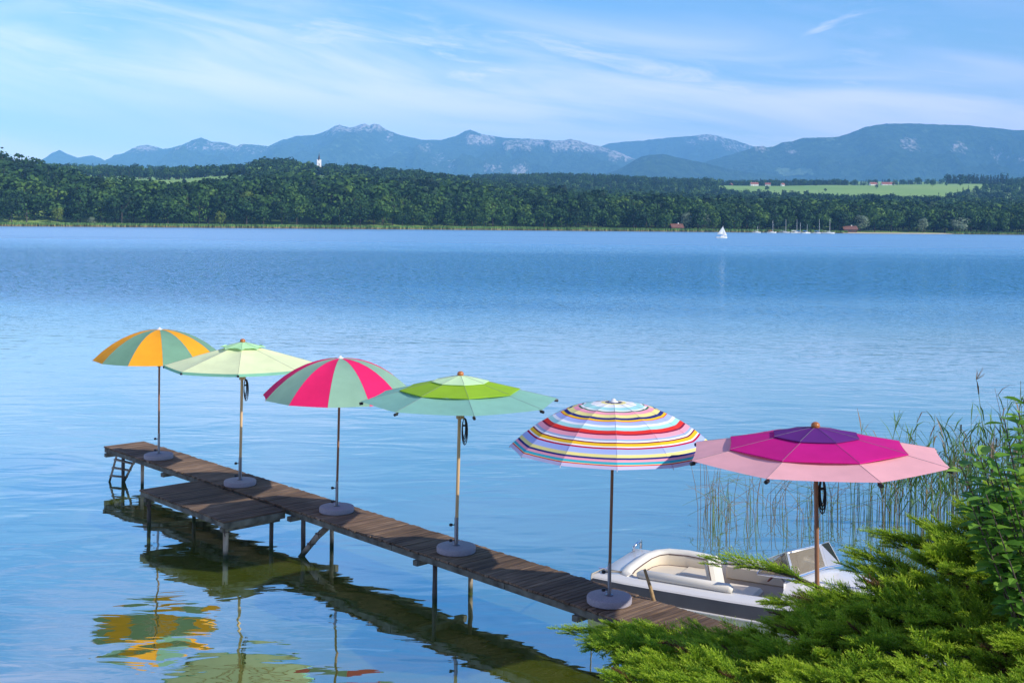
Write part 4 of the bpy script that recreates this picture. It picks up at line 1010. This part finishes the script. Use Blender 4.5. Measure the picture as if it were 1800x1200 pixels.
    for i in range(3):
        q = MB(); a0, a1, b0, b1 = bot[i], bot[i+1], top[i], top[i+1]; nn = (a1-a0).cross(b0-a0).normalized()*.006
        q.add([a0, a1, b1, b0, a0+nn, a1+nn, b1+nn, b0+nn], [(0, 1, 2, 3), (7, 6, 5, 4), (0, 4, 5, 1), (2, 6, 7, 3), (1, 5, 6, 2), (0, 3, 7, 4)])
        if wsc is None: wsc = q.build('windscreen', G, t)
        else: q.build('pane', G, wsc)
    fr = MB(); fr.tube(bot, .014, 6); fr.tube(top, .010, 6)
    for i in range(4): fr.tube([bot[i], top[i]], .009, 6)
    fr.build('frame', M_chrome, wsc)
    # fittings
    k = MB(); k.tube([(.10, c+.50, .52), (.10, c+.50, .58), (.12, c+.55, .62), (.12, c+.73, .62), (.10, c+.78, .58), (.10, c+.78, .50)], .02, 7); k.build('grab_handle', M_chrome, t, smooth=True)
    k = MB(); k.tube([(.05, c-.62, .56), (.22, c-.62, .56)], .012, 6); k.tube([(.10, c-.62, .49), (.10, c-.62, .56)], .01, 6); k.tube([(.17, c-.62, .49), (.17, c-.62, .56)], .01, 6); k.build('cleat', M_chrome, t)
    k = MB(); k.tube([(2.9, c-.45, .74), (3.0, c-.45, .78), (3.9, c-.36, .74), (4.0, c-.36, .70)], .012, 6); k.build('deck_rail', M_chrome, t, smooth=True)
    k = MB(); k.tube([(.12, c-.62, .555), (.4, c-.55, .53), (.2, c-.7, .55), (.13, c-.62, .56), (.0, c-.75, .5), (.2, c-1.2, .62), (.3, c-1.42, .66)], .011, 5); k.build('mooring_rope', M_rope, t, smooth=True)
motor_boat()
a, b_ = P(1149, 1054, DZ), PD(1133, 1000, P(1149, 1054, DZ).y+.05)
sk = MB(); sk.tube([a-(b_-a)*.9, a, a*.6+b_*.4+Vector((.006, 0, 0)), b_], [.024, .024, .022, .018], 8)
tag(sk.build('mooring_stake', mat('bamboo coloured stake', (0.42, 0.29, 0.13), .7, vscale=9, stretch=(1, 1, 2), col2=(.18, .11, .05)), smooth=True), 'thin leaning wooden stake at the pier edge beside the motor boat', 'stake')

# ------------------------------------------------------------------ near bank
def bank_z(X, Y):
    # rises from the water's edge (a line running back to the right) up towards the camera
    e = (X-1.6)*.52 + (12.6-Y)*.50
    s_ = min(1, max(0, e/6.0)); z = -0.9 + 3.2*(s_**.8) + (0.0 if e < 6 else (e-6)*.05)
    if Y < 2: z = min(z, 3.4)
    return z + .12*mnoise.noise(Vector((X*.7, Y*.7, 3)))
rows = [[(X*.5, Y*.5, bank_z(X*.5, Y*.5)) for X in range(-40, 60)] for Y in range(-60, 44)]
bk_ = MB(); bk_.grid(rows)
tag(bk_.build('bank', mat('dark soil and moss', (0.035, 0.03, 0.018), .95, vscale=3, col2=(.05, .075, .02), bump=.6, bscale=8), smooth=True), kind='structure')  # ground's own colour: dark soil mottled with moss green

# juniper: feathery sprays gathered into arching plumes
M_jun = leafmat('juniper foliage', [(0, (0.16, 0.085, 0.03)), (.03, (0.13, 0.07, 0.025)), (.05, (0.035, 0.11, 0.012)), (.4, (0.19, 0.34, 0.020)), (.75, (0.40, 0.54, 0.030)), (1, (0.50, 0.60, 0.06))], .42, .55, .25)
def spray_arrays(rg):
    tris = []; tint = []
    def needle(p, d, l, w, t):
        r = rg.normal(size=3); a = np.cross(d, r); a /= np.linalg.norm(a)+1e-9
        tris.append((p-a*w, p+a*w, p+d*l)); tint.append(t)
    def branchlet(p0, d, L_, k, t0):
        n = max(4, int(L_/.026)); bend = np.array([.25, 0, .12])
        for i in range(n):
            f = i/n; dd = d+bend*f*.5; dd = dd/np.linalg.norm(dd); p = p0+dd*L_*f
            for q in range(k):
                o = rg.normal(size=3)*.55; nd = dd+o; nd /= np.linalg.norm(nd)
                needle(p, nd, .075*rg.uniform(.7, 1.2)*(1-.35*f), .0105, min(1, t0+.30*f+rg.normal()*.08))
        needle(p0+d*L_, d, .07, .010, min(1, t0+.45))
    n = 13
    for i in range(n):
        f = i/n; p = np.array([f, .05*math.sin(f*3), .10*f-.16*f*f])
        branchlet(p, np.array([1, 0, .05]), .10, 2, .25+.2*f)
        for sg in (-1, 1):
            ang = rg.uniform(.55, .85); ro = rg.uniform(-.5, .5)
            d = np.array([math.cos(ang), sg*math.sin(ang)*math.cos(ro), math.sin(ang)*math.sin(ro)+.12]); d /= np.linalg.norm(d)
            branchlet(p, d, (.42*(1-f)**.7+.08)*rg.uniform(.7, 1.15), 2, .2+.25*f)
    branchlet(np.array([.95, 0, -.05]), np.array([1, 0, .05]), .18, 2, .5)
    T = np.array(tris).reshape(-1, 3); return T, np.array(tint)
JUN_POLY = [(990, 1112), (1080, 1114), (1180, 1116), (1280, 1112), (1345, 1092), (1400, 1060), (1390, 1045), (1420, 1045), (1500, 1040), (1522, 1012), (1490, 1003), (1540, 992), (1600, 975), (1600, 955), (1540, 945), (1640, 930), (1690, 905), (1740, 880), (1800, 850), (2150, 760), (2150, 1420), (1060, 1420), (1050, 1160), (1020, 1130)]
def in_poly(x, y, poly):
    c = False; j = len(poly)-1
    for i in range(len(poly)):
        xi, yi = poly[i]; xj, yj = poly[j]
        if (yi > y) != (yj > y) and x < (xj-xi)*(y-yi)/(yj-yi)+xi: c = not c
        j = i
    return c
def jun_depth(x, y):
    top = np.interp(x, [990, 1275, 1420, 1600, 1800, 2150], [1105, 1095, 1030, 950, 850, 760])
    f = min(1, max(0, (y-top)/(1420-top)))
    dt = np.interp(x, [990, 1300, 1500, 1800, 2150], [10.4, 10.4, 10.6, 10.6, 9.6]); return dt + (5.9-dt)*f**.85
def juniper():
    rg = np.random.default_rng(21); r2 = random.Random(21)
    SPR = [spray_arrays(rg) for i in range(7)]
    Vs = []; Ts = []
    def place(p, d, up, L_, dt):
        T, ti = SPR[r2.randrange(7)]; d = d.normalized(); s_ = d.cross(up)
        if s_.length < 1e-3: s_ = d.orthogonal()
        s_.normalize(); u = s_.cross(d); ro = r2.uniform(-.6, .6); s2 = s_*math.cos(ro)+u*math.sin(ro); u2 = u*math.cos(ro)-s_*math.sin(ro)
        Mx = np.array([list(d), list(s2), list(u2)])
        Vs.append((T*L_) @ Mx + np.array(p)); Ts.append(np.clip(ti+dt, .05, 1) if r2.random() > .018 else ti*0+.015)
    twigs = MB()
    def plume(tip, d, L_, n, dt, wid=1.0):
        d = d.normalized(); base = tip-d*L_; up = Vector((0, 0, 1)); bend = Vector((0, 0, -.16*L_))
        pts = [base+d*L_*f+bend*(f*(1-f))*-1.6 for f in np.linspace(0, 1, 5)]
        twigs.tube(pts, [.016, .013, .010, .007, .003], 4, cap=False)
        for i in range(n):
            f = (i+r2.random())/n*.94; p = base+d*L_*f+bend*(f*(1-f))*-1.6
            an = r2.uniform(.25, 1.0)*(1.15-f)*wid; rot = r2.uniform(0, 6.283)
            s_ = d.orthogonal().normalized(); q = s_.cross(d); o = s_*math.cos(rot)+q*math.sin(rot)
            dd = d*math.cos(an)+o*math.sin(an); dd.z += .12
            place(p, dd, up, r2.uniform(.20, .36)*(1.15-.55*f), dt)
        place(base+d*L_*.86, d, up, .2, dt+.1)
    # the plumes that reach out past the outline
    reach = [(990, 1112, (-1, .1, .12), 1.1), (1030, 1132, (-1, 0, .0), .9), (1075, 1110, (-.9, .2, .3), .8), (1140, 1114, (-.9, .2, .3), .8), (1215, 1114, (-.9, .1, .35), .8),
             (1356, 1062, (-1, 0, .15), .8), (1440, 1046, (-.9, .1, .35), .8),
             (1490, 1003, (-1, .1, .25), 1.0), (1500, 980, (-1, .1, .3), .8), (1538, 943, (-1, .1, .3), 1.1), (1560, 960, (-1, 0, .2), .9), (1620, 925, (-.8, .1, .5), .8), (1690, 897, (-.7, .1, .6), .8), (1740, 872, (-.6, .1, .7), .8), (1790, 842, (-.5, .1, .7), .8),
             (1110, 1180, (-1, -.2, .0), .8), (1090, 1150, (-1, -.1, .05), .8), (1130, 1230, (-1, -.2, -.05), .8)]
    for x, y, d, L_ in reach:
        plume(PD(x, y, jun_depth(x, y)), Vector(d), L_, 22, .06, .75)
    plume(PD(1240, 990, 10.3), Vector((-1, -.05, .22)), 1.1, 15, .10, .42)
    for x, y in ((1372, 1088), (1402, 1098), (1432, 1078), (1392, 1115), (1442, 1108), (1482, 1090), (1350, 1105), (1465, 1065)): plume(PD(x, y, jun_depth(x, y)), Vector((-.9, -.1, .3)), .7, 20, .03, .9)
    # the body
    n = 0; pts = []
    while n < 300:
        x, y = r2.uniform(1020, 2120), r2.uniform(850, 1400)
        if not in_poly(x, y, JUN_POLY) or not in_poly(x-12, y-10, JUN_POLY): continue
        if x > 1850 and r2.random() < .6: continue
        q = PD(x, y, jun_depth(x, y)+r2.uniform(-.25, .25))
        if any((q-o).length < .20 for o in pts): continue
        pts.append(q); n += 1
        d = Vector((-1+r2.uniform(-.35, .5), r2.uniform(-.75, .35), r2.uniform(.1, .75)))
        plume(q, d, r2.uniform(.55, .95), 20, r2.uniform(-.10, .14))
    for q in pts[::2]:                                     # an under-layer
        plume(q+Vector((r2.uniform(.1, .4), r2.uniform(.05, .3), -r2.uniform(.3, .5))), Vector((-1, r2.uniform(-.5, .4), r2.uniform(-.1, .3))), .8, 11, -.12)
    V = np.concatenate(Vs); n = len(V)//3
    t = empty('juniper_bush', (4.6, 8.2, bank_z(4.6, 8.2)), 'large spreading juniper with feathery green sprays on the bank', 'shrub')
    org = np.array(t.location)
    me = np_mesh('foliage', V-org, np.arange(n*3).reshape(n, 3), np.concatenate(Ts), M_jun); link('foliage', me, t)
    twigs.v = [(v[0]-org[0], v[1]-org[1], v[2]-org[2]) for v in twigs.v]
    twigs.build('twigs', M_trunk, t, smooth=True)
    root = Vector((0, 0, 0))
    for k in range(9):
        q = pts[(k*31) % len(pts)]-Vector(org); mid = q*.55+Vector((0, 0, -.25)); b = MB()
        b.tube([root+Vector((r2.uniform(-.2, .2), r2.uniform(-.2, .2), -.1)), q*.25+Vector((0, 0, -.1)), mid, q-Vector((0, 0, .1))], [.06, .05, .035, .012], 7); b.build('branch', M_trunk, t, smooth=True)
juniper()

# broad-leaved shrub at the right edge
M_lf = leafmat('broad leaves', [(0, (0.07, 0.19, 0.03)), (.5, (0.15, 0.33, 0.04)), (1, (0.32, 0.50, 0.08))], .45, .45, .35)
def leaf_shape(b, p, d, nrm, L_, t):
    d = d.normalized(); s_ = d.cross(nrm).normalized(); u = s_.cross(d); c = []
    for f, w in ((0, .02), (.25, .25), (.5, .33), (.75, .24), (1, .0)):
        m = p+d*L_*f-u*L_*.18*f*f; c.append((m-s_*L_*w+u*L_*w*.3, m, m+s_*L_*w+u*L_*w*.3))
    b.grid([[tuple(q) for q in r] for r in c], 0, t)
def leafy_shrub():
    r2 = random.Random(5); root = Vector((3.9, 8.3, 0)); root.z = bank_z(3.9, 8.3)
    t = empty('leafy_shrub', root, 'broad leaved green shrub at the right edge above the juniper', 'shrub'); lv = MB()
    ends = []
    for k in range(30):
        x, y = r2.uniform(1700, 1835), r2.uniform(700, 880)
        if x < 1790 and y < 930-(x-1690)*2.1: y = r2.uniform(max(720, 930-(x-1690)*2.1), 890)
        ends.append((x, y, r2.uniform(7.9, 8.8)))
    ends += [(1798, 700, 8.0), (1790, 725, 7.8), (1765, 735, 8.1), (1700, 845, 8.2), (1690, 820, 8.4), (1722, 800, 8.4), (1712, 875, 8.3)]
    for i, (x, y, d) in enumerate(ends):
        q = PD(x, y, d)-root; p0 = Vector((r2.uniform(-.2, .5), r2.uniform(-.3, .3), 0)); mid = p0*.4+q*.6+Vector((.12, 0, .0)); st = MB()
        pts = [p0, p0*.7+q*.3+Vector((.12, 0, 0)), mid, q]; st.tube(pts, [.016, .012, .008, .004], 5); st.build('stem', M_trunk, t, smooth=True)
        for m in range(26):
            f = 1-m/26*.5; a, c, e2 = pts[1], pts[2], pts[3]
            p = c.lerp(e2, (f-.45)/.55); an = m*2.4+r2.random()
            o = Vector((math.cos(an), math.sin(an), r2.uniform(-.1, .6)))
            leaf_shape(lv, p, o, Vector((r2.uniform(-.3, .3), r2.uniform(-.3, .3), 1)), r2.uniform(.09, .16), min(1, max(0, r2.gauss(.45, .22))))
    lv.build('foliage', M_lf, t, smooth=False)
leafy_shrub()

# reeds standing in the shallows behind the boat
def reeds():
    r2 = random.Random(17); b = MB()
    def stem(x, ybase, h, lean, leaves, bent=False, plume=False, thin=1.0):
        p = P(x, ybase, 0); ph = r2.uniform(0, 6.28); dx = Vector((lean+r2.uniform(-.06, .06), r2.uniform(-.12, .12), 0))
        if bent:
            k = r2.uniform(.3, .75); top = p+Vector((dx.x*h*.3, 0, h*k)); e = top+Vector((r2.choice((-1, 1))*h*r2.uniform(.3, .7), r2.uniform(-.3, .3), -h*r2.uniform(-.15, k)))
            b.tube([p-Vector((0, 0, .3)), p.lerp(top, .5), top, e], [.008*thin, .007*thin, .006*thin, .003*thin], 4, 1 if r2.random() < .4 else 0, cap=False); return
        pts = [p+dx*h*f*f*1.6+Vector((0, 0, h*f)) for f in (0, .3, .6, .85, 1)]; pts[0].z -= .4
        b.tube(pts, [.0095*thin, .008*thin, .007*thin, .005*thin, .003*thin], 4, 1 if leaves < 3 or r2.random() < .25 else 0, cap=False)
        for k in range(leaves):
            f = .35+.62*(k+r2.random())/max(1, leaves); i = min(3, int(f*4)); q = pts[i].lerp(pts[i+1], f*4-i) if i < 4 else pts[4]
            q = p+dx*h*f*f*1.6+Vector((0, 0, h*f)); an = r2.uniform(0, 6.28); L_ = r2.uniform(.28, .55)
            o = Vector((math.cos(an)*.6, math.sin(an)*.5, 0)); w = Vector((-math.sin(an), math.cos(an), .3))*r2.uniform(.010, .016)
            m1, m2 = q+(o+Vector((0, 0, .8)))*L_*.5, q+(o*1.5+Vector((0, 0, r2.uniform(.5, 1.0))))*L_*.85
            b.add([q-w*.5, q+w*.5, m1+w, m1-w, m2], [(0, 1, 2, 3), (3, 2, 4)], 2 if r2.random() < .75 else 1)
        if plume:
            for k in range(8):
                q = pts[4]; o = Vector((r2.uniform(-.10, .16), r2.uniform(-.08, .08), r2.uniform(.02, .22))); b.tube([q-Vector((0, 0, .05)), q+o], [.006, .003], 3, 1, cap=False)
    for k in range(34): stem(r2.uniform(1225, 1480), r2.uniform(885, 935), r2.uniform(.45, 1.1), r2.choice((r2.uniform(-.2, .2), r2.uniform(-.7, .7))), 0, thin=.6)
    for x in (1232, 1240, 1243, 1250, 1256, 1262): stem(x, 902+r2.uniform(-4, 4), r2.uniform(1.0, 1.5), r2.uniform(-.05, .05), 0, thin=.6)
    stem(1228, 930, 1.35, -.12, 0, thin=.6)
    for k in range(95): stem(r2.uniform(1250, 1600), r2.uniform(880, 945), r2.uniform(.6, 1.3), r2.uniform(-.3, .3), 0, bent=True, thin=.65)
    for k in range(215):
        x = 1470+360*r2.random()**.62; stem(x, r2.uniform(885, 955), r2.uniform(.7, 1.6)*(1 if x < 1650 else 1.15), r2.uniform(-.10, .16), r2.randint(2, 6), thin=.65)
    for (x, h) in ((1500, 1.75), (1555, 2.0), (1563, 1.75), (1580, 1.6), (1600, 1.85), (1618, 1.7), (1637, 1.9), (1660, 1.7), (1680, 1.7), (1705, 2.0), (1725, 1.75), (1742, 1.85), (1715, 1.6), (1760, 2.0), (1770, 2.2), (1790, 2.1)):
        stem(x, 910+r2.uniform(-8, 10), h, .03, 8)
    for (x, h, pl) in ((1735, 2.55, True), (1778, 2.75, True), (1788, 2.5, False), (1797, 2.5, False), (1776, 2.3, False), (1810, 2.6, True), (1830, 2.4, True)): stem(x, 905, h, .0, 5, plume=pl)
    mats = [mat('reed green stems', (0.10, 0.17, 0.04), .7, var=.3), mat('reed brown stems', (0.17, 0.125, 0.075), .8, var=.4), mat('reed leaves', (0.09, 0.19, 0.04), .6, var=.4, trans=.25)]
    tag(b.build('reed_bed', mats), 'thin green and brown reeds standing in the shallows behind the motor boat', 'reeds', kind='stuff')
reeds()

# ------------------------------------------------------------------ air
def haze():
    b = MB(); b.box((0, 10000, 890), (18600, 21000, 1786))
    m, nt, bb = newmat('haze air'); nt.nodes.remove(bb)
    v = nt.nodes.new('ShaderNodeVolumePrincipled'); v.inputs['Color'].default_value = (0.25, 0.575, 1.0, 1); v.inputs['Density'].default_value = 6.6e-5; v.inputs['Anisotropy'].default_value = -0.3
    nt.links.new(v.outputs[0], nt.nodes['Material Output'].inputs['Volume'])
    return tag(b.build('haze', m), 'thin blue haze over the lake and mountains', 'haze', kind='stuff')
haze()
